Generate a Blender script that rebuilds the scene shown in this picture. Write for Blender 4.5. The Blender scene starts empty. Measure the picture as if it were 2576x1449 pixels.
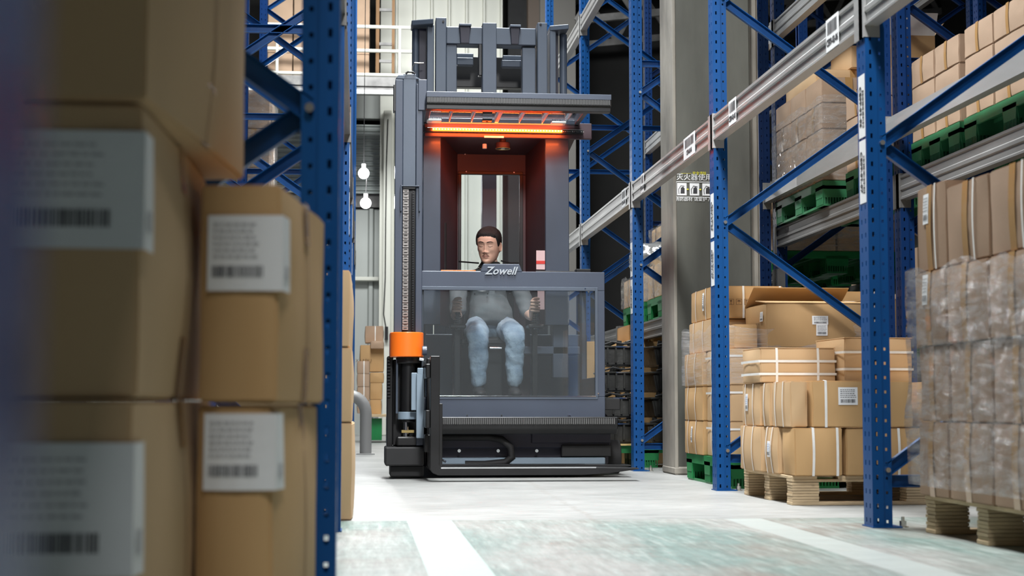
import bpy, bmesh, math, random
from mathutils import Vector, Matrix, noise
random.seed(4)
R = math.radians
SC = bpy.context.scene
COL = SC.collection

# ------------------------------------------------------------------ camera, world, light, exposure
F, PITCH, YAW, CAM_H = 4001.0, 0.07443, 0.09418, 0.42
cd = bpy.data.cameras.new('camera'); cam = bpy.data.objects.new('camera', cd); COL.objects.link(cam)
cd.sensor_width = 36; cd.lens = 36 * F / 2576
cam.location = (0, 0, CAM_H)
cam.rotation_euler = (math.pi/2 + PITCH, 0, -YAW)
cd.clip_start = .05; cd.clip_end = 200
cd.dof.use_dof = True; cd.dof.focus_distance = 9.6; cd.dof.aperture_fstop = 4.6
SC.camera = cam
SC.view_settings.view_transform = 'Standard'; SC.view_settings.look = 'None'
SC.view_settings.gamma = 1; SC.view_settings.use_curve_mapping = False
SC.view_settings.exposure = 0.1
w = bpy.data.worlds.new('world'); SC.world = w; w.use_nodes = True
w.node_tree.nodes['Background'].inputs[0].default_value = (.8, .9, 1, 1)
w.node_tree.nodes['Background'].inputs[1].default_value = .07

def area(name, loc, rot, sx, sy, power, color=(1, 1, 1), spread=180):
    l = bpy.data.lights.new(name, 'AREA'); l.shape = 'RECTANGLE'; l.size = sx; l.size_y = sy
    l.energy = power; l.color = color; l.spread = R(spread)
    o = bpy.data.objects.new(name, l); o.location = loc; o.rotation_euler = rot; COL.objects.link(o)
    return o
area('aisle_and_fill_light', (.8, 7.4, 5.6), (R(-6), 0, 0), .5, 2.6, 300, (.97, 1, 1), 130)
area('aisle_and_fill_light', (.8, 10.6, 6.2), (0, 0, 0), .6, 2.5, 200, (.97, 1, 1), 150)
area('aisle_and_fill_light', (.5, 14.5, 6.2), (0, 0, 0), .8, 3, 330, (.97, 1, 1), 150)
area('hall_light', (.2, 19.0, 6.6), (R(35), 0, 0), 4, 1.0, 330, (.97, 1, 1), 150)
area('aisle_and_fill_light', (.7, 4.2, 5.6), (0, 0, 0), .5, 1.5, 42, (.97, 1, 1), 90)
area('aisle_and_fill_light', (.9, 2.6, 4.7), (R(56), 0, 0), .5, .8, 30, (1, 1, 1), 50)  # added fill lamp, aimed at the truck to brighten its operator
area('aisle_and_fill_light', (.42, -.6, 5.2), (0, 0, 0), .5, 1.5, 165, (1, 1, 1))  # added lamp behind the camera, brightens the carton fronts facing it
area('side_aisle_light', (4.4, 11.5, 6.2), (0, 0, 0), .6, 8, 75, (1, .97, .92))

# ------------------------------------------------------------------ calibration helpers (a pixel and a real depth give a point)
def ray(px, py):
    x = (px - 1288) / F; z = (724.5 - py) / F
    d = math.cos(PITCH) - z * math.sin(PITCH); zz = math.sin(PITCH) + z * math.cos(PITCH)
    return x*math.cos(YAW) + d*math.sin(YAW), -x*math.sin(YAW) + d*math.cos(YAW), zz
def at(px, py, Y):
    r = ray(px, py); t = Y / r[1]; return Vector((r[0]*t, Y, CAM_H + r[2]*t))

# ------------------------------------------------------------------ mesh builder
class MB:
    def __init__(s): s.v = []; s.f = []
    def quad(s, *p):
        n = len(s.v); s.v += [Vector(q) for q in p]; s.f.append(tuple(range(n, n+len(p)))); return s
    def box(s, x0, x1, y0, y1, z0, z1):
        n = len(s.v)
        s.v += [Vector(p) for p in ((x0,y0,z0),(x1,y0,z0),(x1,y1,z0),(x0,y1,z0),(x0,y0,z1),(x1,y0,z1),(x1,y1,z1),(x0,y1,z1))]
        s.f += [tuple(n+i for i in q) for q in ((0,3,2,1),(4,5,6,7),(0,1,5,4),(1,2,6,5),(2,3,7,6),(3,0,4,7))]
        return s
    def prism(s, pts, axis, a, b):
        # pts: 2-D outline (the two axes other than `axis`, in x,y,z order), extruded a..b
        n = len(s.v); m = len(pts)
        def mk(p, t):
            return Vector({'x': (t, p[0], p[1]), 'y': (p[0], t, p[1]), 'z': (p[0], p[1], t)}[axis])
        s.v += [mk(p, a) for p in pts] + [mk(p, b) for p in pts]
        s.f.append(tuple(range(n, n+m))); s.f.append(tuple(reversed(range(n+m, n+2*m))))
        for i in range(m):
            j = (i+1) % m; s.f.append((n+j, n+i, n+m+i, n+m+j))
        return s
    def cyl(s, p0, p1, r, n=16, r1=None, cap=True):
        p0 = Vector(p0); p1 = Vector(p1); r1 = r if r1 is None else r1
        d = (p1-p0).normalized(); a = d.orthogonal().normalized(); b = d.cross(a)
        k = len(s.v)
        for p, q in ((p0, r), (p1, r1)):
            s.v += [p + (a*math.cos(2*math.pi*i/n) + b*math.sin(2*math.pi*i/n))*q for i in range(n)]
        for i in range(n):
            j = (i+1) % n; s.f.append((k+i, k+j, k+n+j, k+n+i))
        if cap: s.f.append(tuple(reversed(range(k, k+n)))); s.f.append(tuple(range(k+n, k+2*n)))
        return s
    def tube(s, pts, r, n=8):
        pts = [Vector(p) for p in pts]; k0 = len(s.v); a = None
        for i, p in enumerate(pts):
            d = (pts[min(i+1, len(pts)-1)] - pts[max(i-1, 0)]).normalized()
            a = d.orthogonal().normalized() if a is None else (a - d*a.dot(d)).normalized()
            b = d.cross(a)
            s.v += [p + (a*math.cos(2*math.pi*t/n) + b*math.sin(2*math.pi*t/n))*r for t in range(n)]
        for i in range(len(pts)-1):
            for t in range(n):
                u = (t+1) % n; k = k0+i*n; s.f.append((k+t, k+u, k+n+u, k+n+t))
        s.f.append(tuple(reversed(range(k0, k0+n)))); s.f.append(tuple(range(len(s.v)-n, len(s.v))))
        return s
    def bar(s, p0, p1, wd, ht, side):
        # rectangular bar p0->p1, width wd along `side`, height ht across
        p0 = Vector(p0); p1 = Vector(p1); d = (p1-p0).normalized(); u = Vector(side).normalized(); v = d.cross(u).normalized()
        n = len(s.v)
        for p in (p0, p1):
            for a, b in ((-1,-1),(1,-1),(1,1),(-1,1)): s.v.append(p + u*a*wd/2 + v*b*ht/2)
        s.f += [tuple(n+i for i in q) for q in ((0,3,2,1),(4,5,6,7),(0,1,5,4),(1,2,6,5),(2,3,7,6),(3,0,4,7))]
        return s
    def mesh(s, name, m, bevel=0, smooth=False, origin=(0,0,0), seg=1):
        me = bpy.data.meshes.new(name); o = Vector(origin)
        me.from_pydata([v-o for v in s.v], [], s.f)
        bm = bmesh.new(); bm.from_mesh(me)
        bmesh.ops.recalc_face_normals(bm, faces=bm.faces)
        if bevel:
            es = [e for e in bm.edges if len(e.link_faces) == 2 and e.calc_face_angle(0) > .6]
            bmesh.ops.bevel(bm, geom=es, offset=bevel, segments=seg, affect='EDGES', clamp_overlap=True)
        bm.to_mesh(me); bm.free()
        if smooth:
            for p in me.polygons: p.use_smooth = True
            me.set_sharp_from_angle(angle=R(40))
        if m: me.materials.append(m)
        return me
    def build(s, name, m, parent=None, bevel=0, smooth=False, origin=None, label=None, seg=1):
        if origin is None: origin = parent_origin(parent)
        me = s.mesh(name, m, bevel, smooth, origin, seg)
        return link(name, me, parent, origin if parent is None else (0,0,0), label)

def parent_origin(p):
    if p is None: return Vector((0,0,0))
    o = Vector(p.location)
    while p.parent: p = p.parent; o += Vector(p.location)
    return o
def link(name, me, parent=None, loc=(0,0,0), label=None):
    o = bpy.data.objects.new(name, me); COL.objects.link(o)
    if parent: o.parent = parent
    o.location = loc
    if label: o['label'] = label
    return o
def tag(o, label, cat, group=None, kind=None):
    if label: o['label'] = label
    if cat: o['category'] = cat
    if group: o['group'] = group
    if kind: o['kind'] = kind
    return o
def thing(name, label, cat, loc, group=None, rz=0):
    o = bpy.data.objects.new(name, None); COL.objects.link(o); o.location = loc; o.rotation_euler.z = rz
    o.empty_display_size = .05
    return tag(o, label, cat, group)
def copy_tree(o, parent=None):
    c = o.copy(); COL.objects.link(c); c.parent = parent
    for ch in list(o.children): copy_tree(ch, c)
    return c
def struct(o): o['kind'] = 'structure'; return o

# ------------------------------------------------------------------ materials
def mat(name, color, rough=.5, metal=0, var=0, scale=8, bump=0, bscale=60, stretch=(1,1,1), color2=None, coat=0, spec=.5):
    m = bpy.data.materials.new(name); m.use_nodes = True; nt = m.node_tree; N = nt.nodes; L = nt.links
    b = N['Principled BSDF']; b.inputs['Roughness'].default_value = rough; b.inputs['Metallic'].default_value = metal
    b.inputs['Specular IOR Level'].default_value = spec
    b.inputs['Coat Weight'].default_value = coat
    c = (*color, 1); b.inputs['Base Color'].default_value = c
    tc = N.new('ShaderNodeTexCoord'); mp = N.new('ShaderNodeMapping'); mp.inputs['Scale'].default_value = stretch
    L.new(tc.outputs['Object'], mp.inputs[0])
    if var or color2:
        n = N.new('ShaderNodeTexNoise'); n.inputs['Scale'].default_value = scale; n.inputs['Detail'].default_value = 6
        L.new(mp.outputs[0], n.inputs[0])
        r = N.new('ShaderNodeValToRGB'); r.color_ramp.elements[0].position = .3; r.color_ramp.elements[1].position = .7
        if color2: r.color_ramp.elements[0].color = (*color2, 1); r.color_ramp.elements[1].color = c
        else:
            r.color_ramp.elements[0].color = tuple(x*(1-var) for x in color) + (1,)
            r.color_ramp.elements[1].color = tuple(min(1, x*(1+var*.6)) for x in color) + (1,)
        L.new(n.outputs[0], r.inputs[0]); L.new(r.outputs[0], b.inputs['Base Color'])
    if bump:
        n2 = N.new('ShaderNodeTexNoise'); n2.inputs['Scale'].default_value = bscale; n2.inputs['Detail'].default_value = 4
        L.new(mp.outputs[0], n2.inputs[0])
        bp = N.new('ShaderNodeBump'); bp.inputs['Strength'].default_value = bump; bp.inputs['Distance'].default_value = .01
        L.new(n2.outputs[0], bp.inputs['Height']); L.new(bp.outputs[0], b.inputs['Normal'])
    return m
def emit(name, color, s):
    m = bpy.data.materials.new(name); m.use_nodes = True; b = m.node_tree.nodes['Principled BSDF']
    b.inputs['Base Color'].default_value = (*color, 1)
    b.inputs['Emission Color'].default_value = (*color, 1); b.inputs['Emission Strength'].default_value = s
    return m
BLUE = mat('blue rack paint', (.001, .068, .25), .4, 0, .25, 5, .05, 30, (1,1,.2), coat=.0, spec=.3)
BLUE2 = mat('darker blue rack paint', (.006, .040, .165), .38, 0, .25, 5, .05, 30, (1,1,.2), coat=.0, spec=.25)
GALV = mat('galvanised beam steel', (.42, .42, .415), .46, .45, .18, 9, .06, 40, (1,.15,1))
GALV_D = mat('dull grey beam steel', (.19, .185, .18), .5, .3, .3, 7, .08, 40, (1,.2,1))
BOLT = mat('bright bolt steel', (.62, .6, .55), .25, .9)
GREY = mat('slate grey truck paint', (.056, .070, .102), .42, .1, .10, 3, .02, 80, coat=.15)
GREY_L = mat('pale grey blue plate', (.24, .31, .38), .45, .2, .1, 4)
GREY_M = mat('mid grey mast paint', (.082, .102, .136), .42, .15, .12, 3, .02, 80)
BLACK = mat('black coated steel', (.012, .012, .013), .35, .2, .4, 6)
BLACKM = mat('matt black rubber', (.010, .010, .011), .7, 0, .3, 9)
DARKP = mat('dark violet grey sheet', (.028, .026, .042), .45, .1, .2, 4)
MAROON = mat('dark maroon cab lining', (.05, .026, .034), .5, 0, .2, 3)
CHROME = mat('polished metal', (.75, .75, .77), .12, 1)
BRASS = mat('brass fitting', (.62, .47, .2), .3, .9)
ORANGE = mat('orange plastic', (.98, .18, .012), .38, 0, .04, 3, coat=.3)
CARD = mat('brown cardboard', (.51, .315, .14), .75, 0, .10, 3, .05, 90, (1,1,.25))
CARD2 = mat('pale brown cardboard', (.56, .375, .205), .75, 0, .10, 3, .05, 90, (1,1,.25))
CARD3 = mat('tan cardboard', (.47, .29, .13), .72, 0, .12, 3, .05, 90, (1,1,.25))
CARDP = mat('dusty pinkish cardboard', (.38, .26, .175), .8, 0, .12, 3, .04, 90)
CARDN = mat('shade-darkened kraft carton', (.33, .215, .14), .8, 0, .12, 3, .04, 90)  # darker kraft, puts the dimness of the near right load into the colour
CARDI = mat('dark card inside', (.28, .16, .08), .85)
TAPE = mat('brown packing tape', (.42, .24, .09), .25, 0, .1, 4, coat=.4)
WHITE = mat('white plastic strap', (.80, .79, .76), .4, 0, .08, 20)
PAPER = mat('white label paper', (.80, .81, .82), .55, 0, .04, 6)
INK = mat('black print', (.03, .03, .035), .6)
BLUEINK = mat('blue print', (.12, .25, .55), .6)
BROWNINK = mat('dark brown carton print', (.13, .07, .035), .7)
PLYW = mat('pallet plywood', (.58, .44, .27), .8, 0, .25, 6, .3, 40, (1,1,4))
PLYD = mat('plywood end grain dark', (.25, .16, .085), .85, 0, .35, 10, .3, 40)
GREEN = mat('green pallet plastic', (.008, .19, .05), .42, 0, .2, 6)
GREEN2 = mat('pale green pallet plastic', (.035, .20, .085), .5, 0, .2, 6)
CONC = mat('column concrete', (.095, .095, .082), .85, 0, .5, 2.2, .3, 14, (1,1,.35))
CONCE = mat('pale column concrete', (.27, .25, .215), .85, 0, .5, 3, .4, 14, (1,1,.5))  # paler tone, stands in for light on the column's left side
CORR = mat('pale wall cladding', (.68, .68, .61), .55, .1, .1, 2, stretch=(1,1,.2))
CORR2 = mat('grey wall cladding', (.42, .44, .42), .5, .2, .1, 2, stretch=(1,1,.2))
SHUT = mat('shutter steel', (.50, .54, .52), .4, .5, .12, 3, stretch=(.2,1,1))
DARKW = mat('dark far wall', (.012, .0115, .011), .8, 0, .3, 2)
SKIN = mat('skin', (.78, .47, .345), .5, 0, .08, 30)
SKINH = mat('pale hand skin', (.80, .55, .43), .5, 0, .08, 30)
LIPS = mat('lips', (.56, .27, .21), .5)
HAIR = mat('black hair', (.012, .008, .007), .55, 0, .5, 160, .6, 260)
BROW = mat('eyebrow hair', (.045, .022, .016), .7)
STUBBLE = mat('moustache stubble', (.17, .085, .06), .7)
SHIRT = mat('charcoal work shirt', (.16, .18, .19), .85, 0, .2, 8, .4, 22)
DSHIRT = mat('black collar cloth', (.012, .018, .018), .85)
JEANS = mat('washed denim with crease shade', (.50, .62, .72), .85, 0, .35, 7, .5, 60, color2=(.15, .23, .33))  # dark second tone puts wrinkle shade into the denim colour
SHOE = mat('dark shoe leather', (.05, .045, .045), .5)
ENG = mat('oily black casting', (.045, .045, .042), .38, .3, .6, 7, .3, 20)
WOODY = mat('yellow plywood tray', (.55, .40, .16), .6, 0, .2, 5)
BULB = emit('lit bulb glass', (1, .98, .94), 40)
LEDM = emit('orange led', (1, .15, .010), 8)
LEDW = emit('warm led chips', (1, .42, .08), 11)
RED = mat('red print', (.7, .03, .02), .5)
PINK = mat('pink tag', (.75, .5, .5), .5)

def floor_material():
    m = bpy.data.materials.new('worn concrete floor'); m.use_nodes = True; nt = m.node_tree; N = nt.nodes; L = nt.links
    b = N['Principled BSDF']
    tc = N.new('ShaderNodeTexCoord')
    def noise_(sc, st, det=6, rough=.6):
        mp = N.new('ShaderNodeMapping'); mp.inputs['Scale'].default_value = st; L.new(tc.outputs['Object'], mp.inputs[0])
        n = N.new('ShaderNodeTexNoise'); n.inputs['Scale'].default_value = sc; n.inputs['Detail'].default_value = det
        n.inputs['Roughness'].default_value = rough; L.new(mp.outputs[0], n.inputs[0]); return n.outputs[0]
    def ramp(src, a, ca, bb, cb):
        r = N.new('ShaderNodeValToRGB'); r.color_ramp.elements[0].position = a; r.color_ramp.elements[1].position = bb
        r.color_ramp.elements[0].color = (*ca, 1); r.color_ramp.elements[1].color = (*cb, 1); L.new(src, r.inputs[0]); return r.outputs[0]
    def mix(f, a, c, mode='MIX'):
        x = N.new('ShaderNodeMix'); x.data_type = 'RGBA'; x.blend_type = mode
        if isinstance(f, float): x.inputs[0].default_value = f
        else: L.new(f, x.inputs[0])
        for i, v in ((6, a), (7, c)):
            if isinstance(v, tuple): x.inputs[i].default_value = (*v, 1)
            else: L.new(v, x.inputs[i])
        return x.outputs[2]
    base = ramp(noise_(1.3, (1, 1, 1)), .3, (.27, .275, .268), .7, (.385, .387, .38))
    scr = ramp(noise_(5, (1, 9, 1), 9, .8), .36, (.62, .62, .61), .56, (1, 1, 1))
    far = mix(1.0, base, scr, 'MULTIPLY')
    # near slab: old green-grey paint, worn through in streaks along the aisle
    nb = ramp(noise_(1.5, (1.6, .50, 1), 4, .5), .40, (.17, .25, .23), .60, (.33, .33, .315))
    nb = mix(ramp(noise_(1.1, (1.3, .8, 1), 3, .5), .54, (0, 0, 0), .64, (1, 1, 1)), nb, (.215, .19, .165))
    nb = mix(ramp(noise_(9, (4.0, .28, 1), 8, .7), .50, (0, 0, 0), .68, (.75, .75, .75)), nb, (.42, .48, .455))
    stk = ramp(noise_(12, (3.4, .30, 1), 9, .8), .38, (.60, .59, .57), .62, (1, 1, 1))
    near = mix(1.0, nb, stk, 'MULTIPLY')
    sx = N.new('ShaderNodeSeparateXYZ'); L.new(tc.outputs['Object'], sx.inputs[0])
    def band(x, lo, hi):
        a = N.new('ShaderNodeMath'); a.operation = 'GREATER_THAN'; L.new(x, a.inputs[0]); a.inputs[1].default_value = lo
        c = N.new('ShaderNodeMath'); c.operation = 'LESS_THAN'; L.new(x, c.inputs[0]); c.inputs[1].default_value = hi
        d = N.new('ShaderNodeMath'); d.operation = 'MULTIPLY'; L.new(a.outputs[0], d.inputs[0]); L.new(c.outputs[0], d.inputs[1]); return d.outputs[0]
    # lighter strips left where lane tape was: slanted lines on the floor
    def lane(x0, x1, slope):
        t = N.new('ShaderNodeMath'); t.operation = 'MULTIPLY_ADD'; L.new(sx.outputs[1], t.inputs[0]); t.inputs[1].default_value = slope
        L.new(sx.outputs[0], t.inputs[2]); return band(t.outputs[0], x0, x1)
    near = mix(lane(.17, .335, 0.0), near, (.36, .48, .44))
    near = mix(lane(1.36, 1.50, 0.0), near, (.34, .37, .355))
    g = N.new('ShaderNodeMath'); g.operation = 'GREATER_THAN'; L.new(sx.outputs[1], g.inputs[0]); g.inputs[1].default_value = 5.93
    allc = mix(g.outputs[0], near, far)
    # joint line and a crack
    allc = mix(band(sx.outputs[1], 5.922, 5.935), allc, (.20, .22, .21))
    wv = noise_(2.5, (1, 1, 1), 5)
    t = N.new('ShaderNodeMath'); t.operation = 'MULTIPLY_ADD'; L.new(sx.outputs[1], t.inputs[0]); t.inputs[1].default_value = -.02; L.new(sx.outputs[0], t.inputs[2])
    t2 = N.new('ShaderNodeMath'); t2.operation = 'MULTIPLY_ADD'; L.new(wv, t2.inputs[0]); t2.inputs[1].default_value = .12; L.new(t.outputs[0], t2.inputs[2])
    spots = ramp(noise_(30, (1, 1, 1), 3), .45, (0, 0, 0), .6, (.55, .55, .55))
    crack = N.new('ShaderNodeMath'); crack.operation = 'MULTIPLY'; L.new(band(t2.outputs[0], .80, .83), crack.inputs[0]); L.new(spots, crack.inputs[1])
    allc = mix(crack.outputs[0], allc, (.22, .20, .18))
    L.new(allc, b.inputs['Base Color'])
    rr = N.new('ShaderNodeMapRange'); L.new(noise_(5, (1, 3, 1), 6), rr.inputs[0]); rr.inputs[3].default_value = .28; rr.inputs[4].default_value = .62
    L.new(rr.outputs[0], b.inputs['Roughness'])
    bp = N.new('ShaderNodeBump'); bp.inputs['Strength'].default_value = .12; bp.inputs['Distance'].default_value = .01
    L.new(noise_(14, (1, 2.5, 1), 8, .7), bp.inputs['Height']); L.new(bp.outputs[0], b.inputs['Normal'])
    return m
def film_material(name, alpha=.35, streak=40, tint=(.9, .9, .92), rough=.12, st=(1, 1, 4)):
    m = bpy.data.materials.new(name); m.use_nodes = True; nt = m.node_tree; N = nt.nodes; L = nt.links
    b = N['Principled BSDF']; b.inputs['Base Color'].default_value = (*tint, 1); b.inputs['Roughness'].default_value = rough
    b.inputs['Coat Weight'].default_value = .5
    tc = N.new('ShaderNodeTexCoord'); mp = N.new('ShaderNodeMapping'); mp.inputs['Scale'].default_value = st; L.new(tc.outputs['Object'], mp.inputs[0])
    n = N.new('ShaderNodeTexNoise'); n.inputs['Scale'].default_value = streak*.5; n.inputs['Detail'].default_value = 8; n.inputs['Roughness'].default_value = .7; n.inputs['Distortion'].default_value = .6
    L.new(mp.outputs[0], n.inputs[0])
    r = N.new('ShaderNodeMapRange'); r.inputs[1].default_value = .38; r.inputs[2].default_value = .72; r.inputs[3].default_value = alpha*.25; r.inputs[4].default_value = min(1, alpha*1.9)
    L.new(n.outputs[0], r.inputs[0]); L.new(r.outputs[0], b.inputs['Alpha'])
    bp = N.new('ShaderNodeBump'); bp.inputs['Strength'].default_value = .9; bp.inputs['Distance'].default_value = .02
    L.new(n.outputs[0], bp.inputs['Height']); L.new(bp.outputs[0], b.inputs['Normal'])
    return m
FILM = film_material('stretch film', .22, 22, st=(.5, .5, 7))
FILMB = film_material('heavy crinkled stretch film', .40, 20, tint=(.40, .39, .38), st=(.8, .8, 3.2))
FILMG = mat('glossy silvery bag film', (.42, .42, .41), .16, .5, .5, 10, .9, 26)
def glass_material(name, refl=.2, tint=(.93, .96, .97), haze=.06):
    m = bpy.data.materials.new(name); m.use_nodes = True; nt = m.node_tree; N = nt.nodes; L = nt.links
    N.remove(N['Principled BSDF']); out = N['Material Output']
    t = N.new('ShaderNodeBsdfTransparent'); t.inputs[0].default_value = (*tint, 1)
    g = N.new('ShaderNodeBsdfGlossy'); g.inputs['Roughness'].default_value = .015
    d = N.new('ShaderNodeBsdfDiffuse'); d.inputs[0].default_value = (.75, .8, .82, 1)
    m1 = N.new('ShaderNodeMixShader'); m1.inputs[0].default_value = haze; L.new(t.outputs[0], m1.inputs[1]); L.new(d.outputs[0], m1.inputs[2])
    f = N.new('ShaderNodeFresnel'); f.inputs[0].default_value = 1.5
    a = N.new('ShaderNodeMath'); a.operation = 'ADD'; a.inputs[1].default_value = refl; L.new(f.outputs[0], a.inputs[0])
    m2 = N.new('ShaderNodeMixShader'); L.new(a.outputs[0], m2.inputs[0]); L.new(m1.outputs[0], m2.inputs[1]); L.new(g.outputs[0], m2.inputs[2])
    L.new(m2.outputs[0], out.inputs[0]); return m
GLASS = glass_material('scuffed cab glazing', .05, haze=.035)
GLASS2 = glass_material('clear glazing', .04, haze=.03)

# ------------------------------------------------------------------ the setting
fl = MB().quad((-9, -4, 0), (9, -4, 0), (9, 32, 0), (-9, 32, 0)).build('floor', floor_material()); struct(fl)
def corrugated(mb, x0, x1, y, z0, z1, pitch, depth, vertical=True, rib=.3):
    n = int(((x1-x0) if vertical else (z1-z0)) / pitch)
    pts = []
    lo = x0 if vertical else z0
    for i in range(n):
        a = lo + i*pitch
        pts += [(a, 0), (a+pitch*(1-rib), 0), (a+pitch*(1-rib*.75), -depth), (a+pitch*(1-rib*.25), -depth)]
    pts.append((lo+n*pitch, 0))
    for (a, da), (b, db) in zip(pts, pts[1:]):
        if vertical: mb.quad((a, y+da, z0), (b, y+db, z0), (b, y+db, z1), (a, y+da, z1))
        else: mb.quad((x0, y+da, a), (x1, y+da, a), (x1, y+db, b), (x0, y+db, b))
    return mb
YW = 24.0
struct(corrugated(MB(), -9, 1.2, YW, 0, 3.40, .34, .05).build('wall_back', CORR2))
struct(corrugated(MB(), .25, 2.17, YW-.5, 0, 8.6, .262, .06, True, .2).build('wall_back_cladding', CORR))
struct(MB().box(-9, 12, YW+.3, YW+.5, 0, 9).build('wall_back_dark', DARKW))
struct(MB().box(9, 9.2, -4, 26, 0, 9).build('wall_right', DARKW))
struct(MB().box(-9.2, -9, -4, 26, 0, 9).build('wall_left', DARKW))
cl = corrugated(MB(), -9, 9, 0, 0, 1, .3, .06)
clm = MB()
for f_ in cl.f:
    clm.quad(*[(cl.v[i].x, -4 + 30*cl.v[i].z, 8.0 + cl.v[i].y) for i in f_])
struct(clm.build('ceiling', DARKW))
sh = corrugated(MB(), -3.4, .42, YW-.12, 3.62, 4.72, .075, .03, False, .5).build('wall_back_shutter', SHUT); struct(sh)
struct(MB().box(-9, .45, YW-.2, YW, 4.75, 5.15).build('wall_back_band', CORR2))
struct(MB().box(-9, .45, YW-.06, YW, 3.42, 3.62).build('trim_1', GALV_D))
struct(MB().box(.30, .42, YW-.62, YW-.5, 0, 4.8).build('trim_4', CORR, bevel=.01))
struct(MB().box(-1.5, .25, YW-.14, YW-.04, 2.30, 2.36).build('trim_5', CORR, bevel=.01))
struct(MB().box(2.17, 2.45, YW-.4, YW-.1, 0, 8.6).build('wall_back_dark_strip', BLACKM))
struct(MB().box(2.45, 2.75, YW-.6, YW-.3, 0, 8.6).build('trim_6', mat('brown steel post', (.12, .09, .07), .6), bevel=.01))
struct(MB().box(2.62, 3.15, YW-.75, YW-.5, 0, 8.6).build('wall_back_grey_panel', mat('brown grey panel', (.19, .18, .165), .7)))
# roof trusses, dark, high on the right
for k in range(5):
    y = 17 + k*1.7
    t = MB().bar((3.0, y, 6.6), (9, y, 7.5), .08, .12, (0,1,0)).bar((3.0, y, 5.9), (9, y, 6.6), .08, .1, (0,1,0))
    for j in range(7):
        x = 3.0 + j*.85
        t.bar((x, y, 5.9+j*.1), (x+.42, y, 6.65+j*.12), .05, .06, (0,1,0)).bar((x+.42, y, 6.65+j*.12), (x+.85, y, 6.0+j*.1), .05, .06, (0,1,0))
    tr = thing('roof_truss', None, None, (3, y, 6)); tr['kind'] = 'structure'; tr.name = 'ceiling_truss'
    t.build('girder', GALV_D, tr)

# concrete column
cx0, cx1, cy0, cy1 = 1.935, 2.43, 9.72, 10.12
col = MB().box(cx0, cx1, cy0, cy1, 0, 6).build('concrete_column', CONC, bevel=.012, seg=2)
col['kind'] = 'structure'; col.name = 'column'
MB().box(cx0-.006, cx0+.015, cy0-.006, cy1+.01, 0, 6).build('lit_side_skin', CONCE, col, bevel=.004)  # pale skin over the left face, its lit look put into the colour
MB().box(cx1+.002, cx1+.055, cy0+.02, cy0+.12, 0, 6).build('drain_pipe', CONCE, col, bevel=.015, seg=3)
MB().box(cx0-.01, cx1+.01, cy0-.01, cy1+.01, 0, .05).build('plinth', CONCE, col, bevel=.01)

# ------------------------------------------------------------------ text
def text_mesh(s, size, m, depth=.0006, shear=0, bold=0, sx=1):
    c = bpy.data.curves.new('text', 'FONT'); c.body = s; c.size = size; c.extrude = depth; c.align_x = 'CENTER'; c.align_y = 'CENTER'
    c.shear = shear; c.offset = bold; c.resolution_u = 2
    o = bpy.data.objects.new('text', c); COL.objects.link(o)
    dg = bpy.context.evaluated_depsgraph_get(); me = bpy.data.meshes.new_from_object(o.evaluated_get(dg))
    bpy.data.objects.remove(o); me.materials.clear(); me.materials.append(m)
    if sx != 1: me.transform(Matrix.Diagonal((sx, 1, 1, 1)))
    return me
def put_text(name, s, size, m, parent, loc, rot, **k):
    o = link(name, text_mesh(s, size, m, **k), parent, loc); o.rotation_euler = rot; return o
def barcode(mb, u0, u1, v0, v1, fn, seed=0, n=26):
    # bars between u0,u1 (u = along), v0..v1 across; fn(u, v) -> 3-D point
    rnd = random.Random(seed); u = u0
    while u < u1:
        w_ = (u1-u0)/n*rnd.choice((.35, .6, 1.0)); mb.quad(fn(u, v0), fn(min(u+w_, u1), v0), fn(min(u+w_, u1), v1), fn(u, v1))
        u += w_ + (u1-u0)/n*rnd.choice((.4, .7))
    return mb

# column notice (painted on the column face)
ny = cy0 - .0015
notice = thing('fire_notice', 'painted extinguisher notice with four framed pictures and white characters on concrete column', 'notice', (2.15, ny-.002, 1.3))
p0 = at(1700, 458, ny); p1 = at(1812, 496, ny)
mb = MB()
for a, b, c, d in ((p0.x, p1.x, p0.z, p0.z+.004), (p0.x, p1.x, p1.z-.004, p1.z), (p0.x, p0.x+.004, p1.z, p0.z), (p1.x-.004, p1.x, p1.z, p0.z)):
    mb.box(a, b, ny-.002, ny, min(c, d), max(c, d))
mb.build('border', PAPER, notice)
cw = .066
for k in range(4):
    x = p0.x + .008 + k*(cw+.014); z0 = p1.z + .008; z1 = p0.z - .006
    pn = MB().box(x, x+cw-.006, ny-.002, ny, z0, z1).build('picture', PAPER, notice)
    g = MB(); mx = x+cw*.5; zm = (z0+z1)/2
    g.prism([(mx-.012, z0+.012), (mx+.014, z0+.012), (mx+.014, zm+.006), (mx+.004, zm+.016), (mx-.010, zm+.008)], 'y', ny-.003, ny-.002)
    g.tube([(mx-.022, ny-.003, z0+.010), (mx-.024, ny-.003, zm), (mx-.01, ny-.003, zm+.022), (mx+.012+.004*k, ny-.003, zm+.02-.004*k)], .0018, 5)
    g.build('pictogram', INK, pn, origin=parent_origin(notice))
    if k < 3:
        MB().prism([(x+cw-.005, zm-.003), (x+cw+.001, zm-.003), (x+cw+.001, zm-.007), (x+cw+.008, zm), (x+cw+.001, zm+.007), (x+cw+.001, zm+.003), (x+cw-.005, zm+.003)], 'y', ny-.002, ny).build('arrow', mat('yellow arrow', (.75, .7, .05), .5) if k == 0 else bpy.data.materials['yellow arrow'], notice)
o_ = parent_origin(notice)
put_text('lettering', '灭火器使用方法', .046, PAPER, notice, at(1765, 447, ny-.001)-o_, (R(90), 0, 0))
put_text('lettering', '消防器材 请爱护 严禁挪用', .028, PAPER, notice, at(1762, 502, ny-.001)-o_, (R(90), 0, 0))
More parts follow.
